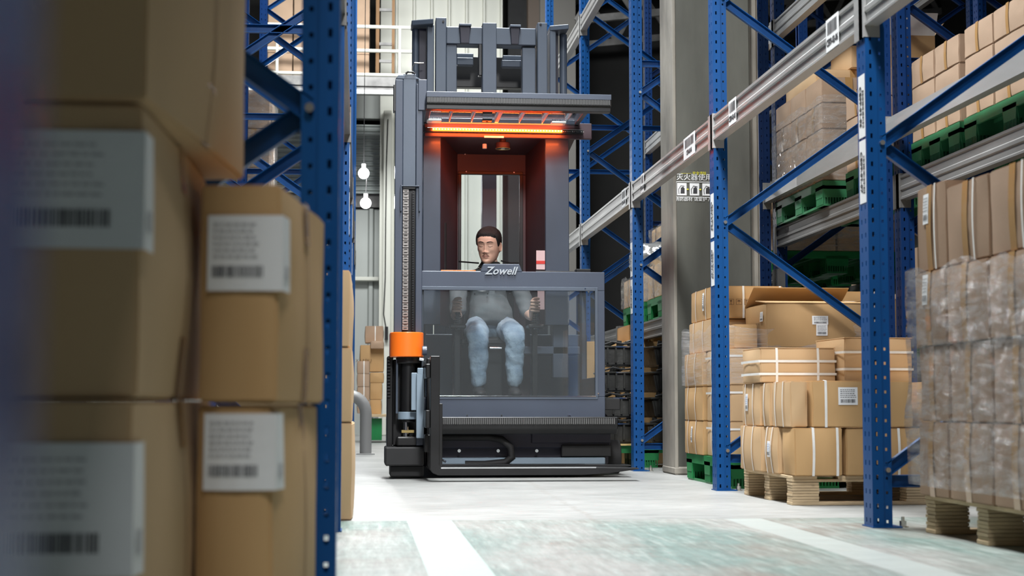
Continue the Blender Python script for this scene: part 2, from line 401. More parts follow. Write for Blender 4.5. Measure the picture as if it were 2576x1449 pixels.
put_text('lettering', '——— 安全须知', .022, bpy.data.materials['yellow arrow'], notice, at(1745, 436, ny-.001)-o_, (R(90), 0, 0))

# ------------------------------------------------------------------ pallet racking
PW, PD, PH, PITCHZ = .098, .072, 6.0, .05     # post: aisle face along Y, depth along X
def perforated(mb, P, W, cols, z1, hh=.017):
    # P(u, z, n): face point, n = inward depth
    us = [0]
    for c, hw in cols: us += [c-hw/2, c+hw/2]
    us.append(W)
    for k in range(int(z1/PITCHZ)):
        z = k*PITCHZ; a = z+.016; b = a+hh
        for i in range(len(us)-1):
            u0, u1 = us[i], us[i+1]
            if i % 2 == 0: mb.quad(P(u0, z, 0), P(u1, z, 0), P(u1, z+PITCHZ, 0), P(u0, z+PITCHZ, 0))
            else:
                mb.quad(P(u0, z, 0), P(u1, z, 0), P(u1, a, 0), P(u0, a, 0))
                mb.quad(P(u0, b, 0), P(u1, b, 0), P(u1, z+PITCHZ, 0), P(u0, z+PITCHZ, 0))
                t = .0035
                for (q0, q1) in (((u0, a), (u1, a)), ((u1, a), (u1, b)), ((u1, b), (u0, b)), ((u0, b), (u0, a))):
                    mb.quad(P(*q0, 0), P(*q1, 0), P(*q1, t), P(*q0, t))
    return mb
def post_mesh(name, m):
    mb = MB()
    # local: aisle face in plane x=0 (normal -x), y 0..PW ; side faces y=0 (towards camera) and y=PW, x 0..PD
    perforated(mb, lambda u, z, n: Vector((n, u, z)), PW, [(.028, .010), (.070, .010)], PH)
    # the side wall has a shallow step (channel) halfway
    def side(u, z, n):
        st = 0 if u < .040 else (.006 if u > .0401 else 0)
        return Vector((u, st+n, z))
    perforated(mb, side, .040, [(.018, .008)], PH)
    perforated(mb, lambda u, z, n: Vector((.040+u, .006+n, z)), PD-.040, [(.014, .008)], PH, .010)
    mb.quad((.040, 0, 0), (.040, .006, 0), (.040, .006, PH), (.040, 0, PH))
    perforated(mb, lambda u, z, n: Vector((u, PW-n, z)), PD, [(.02, .008), (.052, .008)], PH, .014)
    mb.quad((PD, .006, 0), (PD, .022, 0), (PD, .022, PH), (PD, .006, PH))
    mb.quad((PD, PW-.022, 0), (PD, PW, 0), (PD, PW, PH), (PD, PW-.022, PH))
    me = bpy.data.meshes.new(name); me.from_pydata(mb.v, [], mb.f); me.materials.append(m); return me
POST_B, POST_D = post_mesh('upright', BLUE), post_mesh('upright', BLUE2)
def brace_mesh(y, x0, z0, x1, z1, m=BLUE, wd=.042):
    # folded channel brace: web plus two lips
    a = Vector((x0, y, z0)); b = Vector((x1, y, z1)); d = (b-a).normalized(); v = Vector((0,1,0)).cross(d).normalized()
    mb = MB().bar(a, b, .003, wd, (0,1,0))
    for s in (-1, 1): mb.bar(a+v*s*(wd/2-.0015)+Vector((0,-.012,0)), b+v*s*(wd/2-.0015)+Vector((0,-.012,0)), .024, .003, (0,1,0))
    return mb
DEP = .93
def rack_frame(X, Y, flip, label, group, phase=0, zs=(2.7,), m=POST_B, zmin=0, signs=None, dark=False, detail=True):
    """X is the aisle face; flip=+1 runs towards +X"""
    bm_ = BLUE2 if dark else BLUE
    t = thing('rack_frame', label, 'rack frame', (X, Y, 0), group)
    for k in (0, 1):
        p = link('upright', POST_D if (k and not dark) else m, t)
        s = flip if k == 0 else -flip
        p.scale.x = s; p.location.x = 0 if k == 0 else flip*DEP
        MB().box(*((lambda a, b: (min(a, b), max(a, b)))(*((-flip*.004, flip*(PD+.03)) if k == 0 else (flip*(DEP-PD-.03), flip*(DEP+.004))))), -.01, PW+.012, 0, .005).build('foot_plate', bm_, t, origin=(0,0,0))
        bx_ = (flip*(PD+.045) if k == 0 else flip*(DEP-PD-.045))
        MB().cyl((bx_, .03, 0), (bx_, .03, .022), .012, 6).cyl((bx_, .03, .022), (bx_, .03, .036), .006, 8).cyl((bx_, .03, 0), (bx_, .03, .003), .02, 12).build('anchor_bolt', BOLT, t, origin=(0,0,0))
    xa, xb = flip*(PD-.012), flip*(DEP-PD+.012)
    z = .20+phase; side = 0; step = .575
    while z < PH-step:
        a, b = (xa, xb) if side == 0 else (xb, xa)
        if z > -.3:
            y = .030 + .022*side
            z0 = max(z, .12)
            mbm = brace_mesh(y, a, z0, b, z+step, bm_); mbm.build('diagonal_brace', bm_, t, origin=(0,0,0))
        z += step; side = 1-side
    for zz in (.16,)+tuple(zs):
        brace_mesh(.052, xa, zz, xb, zz, bm_).build('horizontal_brace', bm_, t, origin=(0,0,0))
    if detail:
        z = .20+phase; k = 0
        while z < 4:
            if k % 2 == 0 and z > 0:
                MB().cyl((flip*.056, -.008, z), (flip*.056, .006, z), .009, 8).build('bolt', BOLT, t, origin=(0,0,0))
            z += step; k += 1
    return t
FY = [5.42 + 2.44*i for i in range(5)]   # 5.42, 7.86, 10.30, 12.74, 15.18
RX, RX2 = 1.77, 2.74
place = ['nearest the wrapped pallet load', 'beside the strapped boxes on the wooden pallet', 'just before the concrete column', 'right behind the lift truck fork tips', 'far back beyond the lift truck']
place = ['tall blue perforated rack frame standing between the plywood pallet and the dim wrapped load',
         'blue rack frame standing between the green pallet load and the plywood pallet',
         'blue rack frame by the fork tips, partly behind the concrete column',
         'blue rack frame showing beside the right edge of the truck canopy',
         'farthest blue rack frame in the row right of the truck']
for i, y in enumerate(FY):
    f1 = rack_frame(RX, y, 1, place[i], 'frames of the right rack row')
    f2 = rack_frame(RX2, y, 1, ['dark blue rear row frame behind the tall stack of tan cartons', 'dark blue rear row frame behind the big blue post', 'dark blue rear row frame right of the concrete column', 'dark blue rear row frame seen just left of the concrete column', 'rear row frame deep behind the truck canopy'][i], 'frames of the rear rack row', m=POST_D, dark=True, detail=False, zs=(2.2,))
    if i < 1: FR1 = f1
for i, y in enumerate([2.98] + FY):
    rack_frame(-.067 if i else -.045, y, -1, ['large blue rack frame standing right behind the foreground cartons', 'second blue rack frame of the left row, with white post stickers',
        'third blue rack frame of the left row, beside overhanging cartons', 'fourth blue rack frame of the left row, seen through the bracing', 'fifth blue rack frame of the left row, mostly hidden by bracing', 'farthest blue rack frame of the left row'][i],
        'frames of the left rack row', phase=(-.37 if i == 0 else 0), zs=(2.3,) if i else (2.6,))
# near rack frame, added in darker blue to darken the left edge
rack_frame(-.067, .235, -1, 'very near out-of-focus rack frame added to darken the left edge', 'frames of the left rack row', m=POST_D, dark=True, detail=False)

def beam_profile(h, d):
    # stepped box beam, outline in (x, z), x=0 outer face, z from -h to 0
    return [(0, -h), (d, -h), (d, -h*.32), (d*.55, -h*.32+.0), (d*.55, 0), (d*.0, 0), (.0, -h*.10), (.006, -h*.14), (.006, -h*.42), (0, -h*.47), (0, -h*.60), (.006, -h*.64), (.006, -h*.88), (0, -h*.92)]
def beam(X, y0, y1, ztop, flip, label, group, h=.125, d=.05, m=GALV, stick=True):
    t = thing('rack_beam', label, 'rack beam', (X, y0, ztop), group)
    pts = [(flip*x, z) for x, z in beam_profile(h, d)]
    MB().prism(pts, 'y', PW, y1-y0).build('rail', m, t, origin=(0,0,0))
    for ya, yb in ((0.0, PW+.006), (y1-y0-.006, y1-y0+.05)):
        c = MB().box(min(-.004*flip, flip*.0), max(-.004*flip, 0), ya+.01 if ya == 0 else ya, yb, -.165, .012)
        if ya == 0: c.box(min(0, flip*.055), max(0, flip*.055), -.004, -.001, -.165, .012)
        con = c.build('connector', m, t, origin=(0,0,0))
        if ya == 0: MB().cyl((flip*.028, -.010, -.12), (flip*.028, -.003, -.12), .009, 10).build('bolt', BOLT, con, origin=(0,0,0))
    return t
def tag_plate(parent, X, y, z, wy, hz, flip, txt, seed, vertical=False):
    """printed location tag on a face of constant X"""
    e = .0012*flip
    o = MB().box(min(X-e, X), max(X-e, X), y, y+wy, z-hz, z).build('location_tag', PAPER, parent, origin=parent_origin(parent))
    xx = X - e*1.6
    b = MB(); 
    if vertical: barcode(b, z-hz*.85, z-hz*.25, y+wy*.12, y+wy*.40, lambda u, v: (xx, v, u), seed, 30)
    else: barcode(b, y+wy*.12, y+wy*.88, z-hz*.5, z-hz*.1, lambda u, v: (xx, u, v), seed, 22)
    b.build('barcode', INK, o, origin=parent_origin(parent))
    po = parent_origin(parent)
    if vertical:
        lt = put_text('lettering', txt, hz*.135, INK, o, Vector((xx, y+wy*.68, z-hz*.5))-po, (0, 0, 0), bold=.0006)
        lt.rotation_euler = Matrix(((0, 0, -1), (0, -1, 0), (-1, 0, 0))).to_3x3().to_euler() if False else (0,0,0)
        # reading direction runs down (-Z), letters' up is +Y away from the eye
        lt.matrix_local = Matrix.Translation(Vector((xx, y+wy*.68, z-hz*.5))-po) @ Matrix(((0, 0, -1, 0), (0, -1, 0, 0), (-1, 0, 0, 0), (0, 0, 0, 1))) @ Matrix.Diagonal((1, -1, 1, 1)) if False else Matrix.Translation(Vector((xx, y+wy*.68, z-hz*.5))-po) @ Matrix(((0, 0, -1, 0), (0, -1, 0, 0), (-1, 0, 0, 0), (0, 0, 0, 1)))
    else:
        lt = put_text('lettering', txt, hz*.30, INK, o, (0,0,0), (0,0,0), bold=.0005, sx=.8)
        lt.matrix_local = Matrix.Translation(Vector((xx, y+wy*.5, z-hz*.74))-po) @ Matrix(((0, 0, -1, 0), (-1, 0, 0, 0), (0, 1, 0, 0), (0, 0, 0, 1)))
    return o
ZA = 1.893
GB = 'aisle-side beams of the right rack row'
b_names = ['long galvanised beam running out of the picture at top, past the blue post CE09-01', 'bright galvanised beam with white bar code tags between the two near blue posts',
           'short-looking bright beam crossing in front of the concrete column', 'bright beam just right of the truck canopy pillar', 'grey beam end far behind the truck canopy']
b_names[0] = 'galvanised aisle beam at the upper right corner, nearer than the big blue post'
ys = [FY[0]-2.44] + FY
beams = []
for i in range(5):
    beams.append(beam(RX-.002, ys[i], ys[i+1], ZA, 1, b_names[i], GB))
for i in range(1, 5):
    beam(RX+DEP+.002, ys[i], ys[i+1], ZA, -1, ['grey rear beam in front of the upper tan cartons, right of big post', 'grey rear beam below the film-wrapped upper cartons', 'dim grey rear beam behind the concrete column', 'dim grey rear beam behind the truck'][i-1], 'rear beams of the right rack row', m=GALV)
for i in (1, 2, 3, 4):
    z = 1.60 if i < 3 else 1.32
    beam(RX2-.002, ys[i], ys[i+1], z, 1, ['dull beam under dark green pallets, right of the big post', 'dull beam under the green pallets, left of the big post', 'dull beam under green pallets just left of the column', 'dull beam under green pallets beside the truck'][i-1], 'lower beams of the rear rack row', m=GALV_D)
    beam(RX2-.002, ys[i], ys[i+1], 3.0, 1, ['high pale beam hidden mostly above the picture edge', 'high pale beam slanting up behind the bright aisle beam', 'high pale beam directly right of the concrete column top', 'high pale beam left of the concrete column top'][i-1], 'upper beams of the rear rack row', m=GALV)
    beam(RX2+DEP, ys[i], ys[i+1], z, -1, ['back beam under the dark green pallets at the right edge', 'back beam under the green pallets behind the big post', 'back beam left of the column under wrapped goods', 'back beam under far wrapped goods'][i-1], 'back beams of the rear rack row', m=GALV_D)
for i in (3, 4):
    beam(RX-.002, ys[i], ys[i+1], 3.62, 1, ['topmost beam at the picture top right of the truck mast', 'topmost far beam beyond the truck mast'][i-3], 'top beams of the right rack row')
yl = [.54, 2.98] + FY
for i in range(1, 6):
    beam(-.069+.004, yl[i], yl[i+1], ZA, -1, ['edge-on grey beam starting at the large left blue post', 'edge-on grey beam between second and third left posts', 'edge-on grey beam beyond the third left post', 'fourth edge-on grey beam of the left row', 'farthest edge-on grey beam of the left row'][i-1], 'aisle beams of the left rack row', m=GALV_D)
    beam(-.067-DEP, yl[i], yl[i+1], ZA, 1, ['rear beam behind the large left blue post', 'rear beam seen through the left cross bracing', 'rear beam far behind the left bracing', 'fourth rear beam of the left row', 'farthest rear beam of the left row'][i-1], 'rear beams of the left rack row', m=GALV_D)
# printed tags
tag_plate(beams[1], RX-.002, 5.72, ZA+.004, .16, .125, 1, 'CE09-02-06', 3)
tag_plate(beams[1], RX-.002, 7.36, ZA+.002, .15, .120, 1, 'CE09-02-05', 5)
tag_plate(beams[2], RX-.002, 8.30, ZA+.002, .30, .120, 1, 'CE10-02-06', 7)
tag_plate(beams[2], RX-.002, 9.85, ZA+.002, .10, .120, 1, 'CE10-02-05', 8)
tag_plate(beams[3], RX-.002, 10.55, ZA+.002, .16, .120, 1, 'CE11-02-06', 9)
frs = [o for o in COL.objects if o.name.startswith('rack_frame') and o.parent is None and abs(o.location.x-RX) < .01]
for n_, fr in enumerate(frs[:3]):
    y = fr.location.y + .012
    tag_plate(fr, RX, y, 1.60 if n_ == 0 else 1.50, PW-.028, .225, 1, 'CE0%d-01-06' % (9+0*n_), 11+n_, True)
    tag_plate(fr, RX, y, 1.365 if n_ == 0 else 1.255, PW-.028, .225, 1, 'CE0%d-01-07' % 9, 17+n_, True)
frl = [o for o in COL.objects if o.name.startswith('rack_frame') and o.parent is None and abs(o.location.x+.067) < .01]
for fr in frl[1:3]:
    for z in (1.72, 1.48): MB().box(-.067, -.0655, fr.location.y+.012, fr.location.y+.08, z-.21, z).build('location_tag', PAPER, fr, origin=parent_origin(fr))

# ------------------------------------------------------------------ cardboard cartons
def carton_body(w_, d_, h_, bulge, seed, n=6):
    me = bpy.data.meshes.new('carton'); bm = bmesh.new()
    bmesh.ops.create_cube(bm, size=1)
    bmesh.ops.subdivide_edges(bm, edges=bm.edges, cuts=n-1, use_grid_fill=True)
    rx = random.Random(seed); sag = rx.uniform(-.003, .003)
    for v in bm.verts:
        x, y, z = v.co; c = v.co.copy()
        fx = math.cos(x*math.pi)*math.cos(z*math.pi); fy = math.cos(y*math.pi)*math.cos(z*math.pi); ft = math.cos(x*math.pi)*math.cos(y*math.pi)
        q = Vector((x*w_, y*d_, (z+.5)*h_))
        if abs(abs(y)-.5) < 1e-4: q.y += math.copysign(bulge*fx, y)
        if abs(abs(x)-.5) < 1e-4: q.x += math.copysign(bulge*fy, x)
        if z > .499: q.z -= abs(bulge)*.3*ft
        q += Vector((noise.noise(Vector((x*3+seed, y*3, z*3))), noise.noise(Vector((x*3, y*3+seed, z*3))), 0))*.0035*min(1, h_/.2)
        # crushed corners
        if abs(x) > .499 and abs(y) > .499: q.x *= 1-.006/w_; q.y *= 1-.006/d_
        v.co = q
    es = [e for e in bm.edges if e.calc_face_angle(0) > .8]
    bmesh.ops.bevel(bm, geom=es, offset=.004, segments=2, affect='EDGES', clamp_overlap=True)
    bm.to_mesh(me); bm.free()
    for p in me.polygons: p.use_smooth = True
    me.set_sharp_from_angle(angle=R(50))
    return me
SEED = [0]
def carton(x0, x1, y0, y1, z0, z1, label, group, m=CARD, rz=0, straps=(), tape=True, stick=(), bulge=.006, flaps=False, marks=False, name='cardboard_carton', marks_face='y'):
    """straps: list of ('x', pos 0..1) vertical band running across the -Y face & top (plane of constant x),
    ('y', pos) plane of constant y, ('z', pos) horizontal band."""
    SEED[0] += 1; sd = SEED[0]
    w_, d_, h_ = x1-x0-.004, y1-y0-.004, z1-z0-.0015
    o = link(name, carton_body(w_, d_, h_, bulge, sd), None, ((x0+x1)/2, (y0+y1)/2, z0)); o.data.materials.append(m)
    o.rotation_euler.z = rz + random.Random(sd).uniform(-.006, .006)
    tag(o, label, 'carton', group)
    Z0 = Vector((0,0,0))
    hx, hy = w_/2, d_/2
    def ring(kind, pos, sw, t, mm, nm, out=.0025):
        mb = MB(); n = 10
        loop = []
        if kind == 'x' or kind == 'y':
            half = hy if kind == 'x' else hx
            p = (-hx + pos*w_) if kind == 'x' else (-hy + pos*d_)
            q = (p/w_) if kind == 'x' else (p/d_)
            bb = lambda s: bulge*math.cos(q*math.pi)*math.cos(s*math.pi)
            for i in range(n+1): s = i/n-.5; loop.append((-(half+bb(s)+out), (s+.5)*h_))
            for i in range(1, n): s = i/n-.5; loop.append((half*2*s, h_-abs(bulge)*.3*math.cos(s*math.pi)*math.cos(q*math.pi)+out*.6))
            for i in range(n+1): s = .5-i/n; loop.append((half+bb(s)+out, (s+.5)*h_))
            for (a, za), (b, zb) in zip(loop, loop[1:]):
                if kind == 'x': mb.quad((p-sw/2, a, za), (p+sw/2, a, za), (p+sw/2, b, zb), (p-sw/2, b, zb))
                else: mb.quad((a, p-sw/2, za), (a, p+sw/2, za), (b, p+sw/2, zb), (b, p-sw/2, zb))
        else:
            z = pos*h_; q = pos-.5
            bb = lambda s: bulge*math.cos(q*math.pi)*math.cos(s*math.pi)
            for i in range(n+1): s = i/n-.5; loop.append((w_*s, -(hy+bb(s)+out)))
            for i in range(n+1): s = i/n-.5; loop.append((hx+bb(s)+out, d_*s))
            for i in range(n+1): s = .5-i/n; loop.append((w_*s, hy+bb(s)+out))
            for i in range(n+1): s = .5-i/n; loop.append((-(hx+bb(s)+out), d_*s))
            loop.append(loop[0])
            for (a, b), (c, e) in zip(loop, loop[1:]): mb.quad((a, b, z-sw/2), (c, e, z-sw/2), (c, e, z+sw/2), (a, b, z+sw/2))
        return mb.build(nm, mm, o, origin=Z0)
    for k, pos in straps: ring(k, pos, .011 if h_ < .3 else .014, .001, WHITE, 'strap', .0045)
    if tape: ring('x' if tape == 'x' else 'y', .5, .045 if h_ > .15 else .03, .001, TAPE, 'packing_tape')
    # flap seam: a dark recessed line round the top edge of the faces
    if flaps:
        for s in (-1, 1):
            if flaps == 'open':
                a = Vector((-hx, s*hy, h_)); 
                ang = {-1: .10, 1: .45}[s]
                dy = -s*hy*.98*math.cos(ang); dz = hy*.98*math.sin(ang)
                MB().prism([(s*hy, h_), (s*hy, h_+.004), (s*hy+dy, h_+dz+.004), (s*hy+dy, h_+dz)], 'x', -hx, hx).build('flap', m, o, origin=Z0)
            else:
                MB().box(-hx+.002, hx-.002, min(s*.002, s*hy), max(s*.002, s*hy), h_-.0005, h_+.003).build('flap', m, o, origin=Z0)
    for st in stick:
        face, u, v, sw, sh, kind = st
        u0 = u; P = None
        if face == 'y': P = lambda a, b, e: Vector((-hx+a*w_, -(hy+e+max(0, bulge)*math.cos((a-.5)*math.pi)*math.cos((b-.5)*math.pi)), b*h_))
        else: P = lambda a, b, e: Vector((-(hx+e+max(0, bulge)*math.cos((a-.5)*math.pi)*math.cos((b-.5)*math.pi)), -hy+a*d_, b*h_))
        if face == '+x': P = lambda a, b, e: Vector((hx+e+max(0, bulge)*math.cos((a-.5)*math.pi)*math.cos((b-.5)*math.pi), -hy+a*d_, b*h_))
        U = w_ if face == 'y' else d_
        au, bv = sw/U, sh/h_
        mb = MB(); n = 6
        for i in range(n):
            for j in range(n):
                q = [(u+au*(i+a)/n, v+bv*(j+b)/n) for a, b in ((0,0),(1,0),(1,1),(0,1))]
                mb.quad(*[P(a, b, .0035) for a, b in q])
        lb = mb.build('shipping_label', PAPER, o, origin=Z0)
        bc = MB(); barcode(bc, u+au*.12, u+au*.88, v+bv*.12, v+bv*.32, lambda a, b: P(a, b, .0048), sd, 26)
        bc.build('barcode', INK, lb, origin=Z0)
        tl = MB()
        rnd = random.Random(sd)
        for r_ in range(5):
            b0 = v+bv*(.42+.105*r_); a = u+au*.1
            while a < u+au*.85:
                l_ = au*rnd.uniform(.04, .12); tl.quad(*[P(min(aa, u+au*.92), bb, .0048) for aa, bb in ((a, b0), (a+l_, b0), (a+l_, b0+bv*.03), (a, b0+bv*.03))]); a += l_+au*.03
        tl.build('fine_print', BLUEINK if kind == 'blue' else INK, lb, origin=Z0)
    if marks:
        mk = MB()
        cnt = marks if isinstance(marks, int) and marks > 1 else 3
        for i in range(cnt):
            s_ = .032; cxm = -hx + w_*.12 + i*.045 if marks_face == 'y' else -hy+d_*.2+i*.045; zc = h_*.5
            e = .006 + max(0, bulge)
            fn = (lambda a, b: (cxm+a, -(hy+e), zc+b)) if marks_face == 'y' else (lambda a, b: (-(hx+e), cxm+a, zc+b))
            def seg(a0, b0, a1, b1): mk.quad(fn(a0, b0), fn(a1, b0), fn(a1, b1), fn(a0, b1))
            seg(-s_/2, -s_/2, s_/2, -s_/2+.002); seg(-s_/2, s_/2-.002, s_/2, s_/2); seg(-s_/2, -s_/2, -s_/2+.002, s_/2); seg(s_/2-.002, -s_/2, s_/2, s_/2)
            if i % 3 == 0: seg(-.006, -.010, -.003, .008); seg(.003, -.010, .006, .008); mk.quad(fn(-.010, .006), fn(.001, .006), fn(-.0045, .013)); mk.quad(fn(-.001, .006), fn(.010, .006), fn(.0045, .013))
            elif i % 3 == 1: mk.quad(fn(-.007, .010), fn(.007, .010), fn(.002, -.002), fn(-.002, -.002)); seg(-.001, -.010, .001, -.002); seg(-.006, -.012, .006, -.010)
            else: mk.quad(fn(-.011, .002), fn(.011, .002), fn(.006, .009), fn(-.006, .009)); seg(-.001, -.010, .001, .002)
        mk.build('handling_marks', BROWNINK, o, origin=Z0)
    return o

# foreground cartons at the left (big shipping cartons, .41 m high)
GF = 'large shipping cartons in the left foreground'
def big(cx, cy, z0, z1, w_, d_, rz, label, m=CARD2, wrap=True, bulge=.012, lz=.55, lw=.17, lh=.175, near=False):
    """cx,cy: nearest right-hand bottom corner, rz: heading of the right side face"""
    c, s = math.cos(rz), math.sin(rz)
    mx = cx + (-w_/2)*c - (d_/2)*s; my = cy + (-w_/2)*s + (d_/2)*c
    o = carton(mx-w_/2, mx+w_/2, my-d_/2, my+d_/2, z0, z1, label, GF, m, rz=rz, tape=False, bulge=bulge)
    h_ = z1-z0; hx, hy = (w_-.004)/2, (d_-.004)/2; Z0 = Vector((0,0,0))
    # seam and tape on the right-hand side face
    fx = lambda y, z, e: Vector((hx+e+max(0, bulge)*math.cos(y/(2*hy)*math.pi)*math.cos((z/h_-.5)*math.pi), y, z))
    sm = MB(); n = 8
    for i in range(n):
        a, b = h_*i/n, h_*(i+1)/n
        sm.quad(fx(-.003, a, .002), fx(.003, a, .002), fx(.003, b, .002), fx(-.003, b, .002))
    sm.build('flap_seam', CARDI, o, origin=Z0)
    for za, zb in ((0, .09), (h_-.07, h_)):
        MB().quad(fx(-.025, za, .0012), fx(.025, za, .0012), fx(.025, zb, .0012), fx(-.025, zb, .0012)).build('packing_tape', TAPE, o, origin=Z0)
    if wrap:
        z_0 = h_*lz-lh/2; z_1 = z_0+lh; e = .004
        lw2 = .055
        def P(u, z):   # u<0 on front face (-y), u>0 on side face
            fb = max(0, bulge)
            if u <= 0: return Vector((hx+u, -(hy+e+fb*math.cos((hx+u)/(2*hx)*math.pi)*math.cos((z/h_-.5)*math.pi)), z))
            return fx(-hy+u, z, e)
        mb = MB(); us = [-lw, -lw*.75, -lw*.5, -lw*.25, 0]; 
        for a, b in zip(us, us[1:]):
            for k in range(4):
                za, zb = z_0+lh*k/4, z_0+lh*(k+1)/4
                mb.quad(P(a, za), P(b, za), P(b, zb), P(a, zb))
        c0 = Vector((hx+e, -hy-e, 0))
        us = [.0001, lw2*.5, lw2]
        for a, b in zip(us, us[1:]):
            for k in range(4):
                za, zb = z_0+lh*k/4, z_0+lh*(k+1)/4
                mb.quad(P(a, za), P(b, za), P(b, zb), P(a, zb))
        mb.quad(P(0, z_0), c0+Vector((0,0,z_0)), c0+Vector((0,0,z_1)), P(0, z_1)); mb.quad(c0+Vector((0,0,z_0)), P(.0001, z_0), P(.0001, z_1), c0+Vector((0,0,z_1)))
        lb = mb.build('shipping_label', PAPER, o, origin=Z0)
        off = Vector((0, -.0012, 0))
        bc = MB(); barcode(bc, -lw*.93, -lw*.22, z_0+lh*.18, z_0+lh*.33, lambda u, v: P(u, v)+off, SEED[0], 34); bc.build('barcode', INK, lb, origin=Z0)
        GI = bpy.data.materials.get('faint print') or mat('faint print', (.5, .5, .52), .6)
        tl = MB(); rnd = random.Random(SEED[0])
        for r_ in range(6):
            z = z_0+lh*(.44+.085*r_); a = -lw*.92
            while a < -lw*.35:
                l_ = lw*rnd.uniform(.03, .1); tl.quad(*[P(q, z+dz)+off for q, dz in ((a, 0), (a+l_, 0), (a+l_, .0035), (a, .0035))]); a += l_+lw*.02
        tl.build('fine_print', GI, lb, origin=Z0)
        ofx = Vector((.0012, 0, 0))
        MB().quad(*[P(u, z)+ofx for u, z in ((.012, z_0+lh*.16), (.04, z_0+lh*.16), (.04, z_0+lh*.34), (.012, z_0+lh*.34))]).build('square_print', GI, lb, origin=Z0)
    return o
big(-.280, 2.02, .001, .430, .42, .72, R(-2.5), 'blurred carton at lower left, bottom of the nearest stack, white label', wrap=True, lz=.68, lh=.165)
big(-.278, 2.03, .431, .805, .44, .70, R(-1.5), 'blurred carton in the middle of the nearest stack, large white label', wrap=True, lz=.70, m=CARD2, lh=.15)
big(-.268, 2.02, .807, 1.24, .44, .72, R(-5.5), 'blurred overhanging carton on top of the nearest stack', wrap=False, m=CARD2, bulge=.016)
big(-.128, 2.43, .001, .424, .125, .50, R(-6.2), 'carton with wrapped-round white label beside the blue post, lower one', m=CARD, lz=.83, lw=.105, lh=.115)
big(-.122, 2.42, .426, .758, .130, .50, R(-6.6), 'carton with wrapped-round white label beside the blue post, upper one', m=CARD, lz=.68, lw=.11, lh=.115, bulge=.005)

# ------------------------------------------------------------------ pallets
def plastic_pallet_mesh(W, D, H=.15):
    """parts: deck, nine feet, three skids; local origin = near-left bottom corner"""
    parts = []
    d = MB().box(0, W, 0, D, H-.028, H)
    for i in range(1, 12): d.box(W*i/12-.004, W*i/12+.004, .01, D-.01, H-.045, H-.028)
    d.box(0, W, 0, .012, H-.05, H-.028).box(0, W, D-.012, D, H-.05, H-.028).box(0, .012, 0, D, H-.05, H-.028).box(W-.012, W, 0, D, H-.05, H-.028)
    parts.append(('deck', d))
    for i in range(3):
        for j in range(3):
            fw, fd = .16, .15
            x = [0, W/2-fw/2, W-fw][i]; y = [0, D/2-fd/2, D-fd][j]
            f_ = MB(); t = .008
            # tapered hollow foot: upper panel, lower slotted grille
            f_.prism([(x+.000, H-.03), (x+fw, H-.03), (x+fw-.010, .05), (x+.010, .05)], 'y', y, y+t)
            f_.prism([(x+.000, H-.03), (x+fw, H-.03), (x+fw-.010, .05), (x+.010, .05)], 'y', y+fd-t, y+fd)
            f_.prism([(y+.000, H-.03), (y+fd, H-.03), (y+fd-.010, .05), (y+.010, .05)], 'x', x, x+t)
            f_.prism([(y+.000, H-.03), (y+fd, H-.03), (y+fd-.010, .05), (y+.010, .05)], 'x', x+fw-t, x+fw)
            for k in range(9):
                a = x+.010+(fw-.020-.006)*k/8; f_.box(a, a+.006, y+.001, y+t, .01, .05)
                b = y+.010+(fd-.020-.006)*k/8; f_.box(x+.001, x+t, b, b+.006, .01, .05)
            f_.box(x+.008, x+fw-.008, y, y+fd, 0, .012)
            f_.box(x+.02, x+fw-.02, y+.02, y+fd-.02, .012, .05)
            parts.append(('foot', f_))
    for i in range(3):
        x = [0, W/2-.06, W-.12][i]; parts.append(('skid', MB().box(x+.01, x+.11, .01, D-.01, 0.0, .014)))
    return parts
PPC = {}
def plastic_pallet(x, y, z, W, D, label, group, m=GREEN, rz=0, skids=True):
    t = thing('plastic_pallet', label, 'pallet', (x, y, z), group, rz)
    key = (W, D, m.name)
    if key not in PPC: PPC[key] = [(n, mb.mesh(n, m)) for n, mb in plastic_pallet_mesh(W, D)]
    for n, me in PPC[key]:
        if n == 'skid' and not skids: continue
        link(n, me, t)
    return t
def wood_pallet(x, y, z, W, D, label, group, rz=0):
    t = thing('plywood_pallet', label, 'pallet', (x, y, z), group, rz); O = Vector((0,0,0))
    H = .125
    for j in range(3):
        yy = [0, D/2-.045, D-.09][j]
        MB().box(0, W, yy, yy+.09, 0, .014).build('bottom_board', PLYW, t, .002, origin=O)
        MB().box(0, W, yy, yy+.09, H-.026, H-.014).build('stringer_board', PLYW, t, .002, origin=O)
        for i in range(3):
            xx = [0, W/2-.06, W-.12][i]; bl = bl2 = MB()
            for k in range(7):   # laminated plies, each with its own edge
                z0 = .0145+(H-.041)*k/7; z1 = z0+(H-.041)/7; dx = random.uniform(-.0018, .0018); dy = random.uniform(-.0018, .0018)
                bl.box(xx+.002+dx, xx+.118+dx, yy+.002+dy, yy+.088+dy, z0, z1-.0018)
            b = bl.build('block', PLYW, t, origin=O)
            MB().box(xx+.006, xx+.114, yy+.006, yy+.084, .0146, H-.027).build('glue_line', PLYD, b, origin=O)
    n = 6
    for i in range(n):
        xx = (W-.11)*i/(n-1); MB().box(xx, xx+.11, 0, D, H-.0135, H).build('deck_board', PLYW, t, .002, origin=O)
    return t

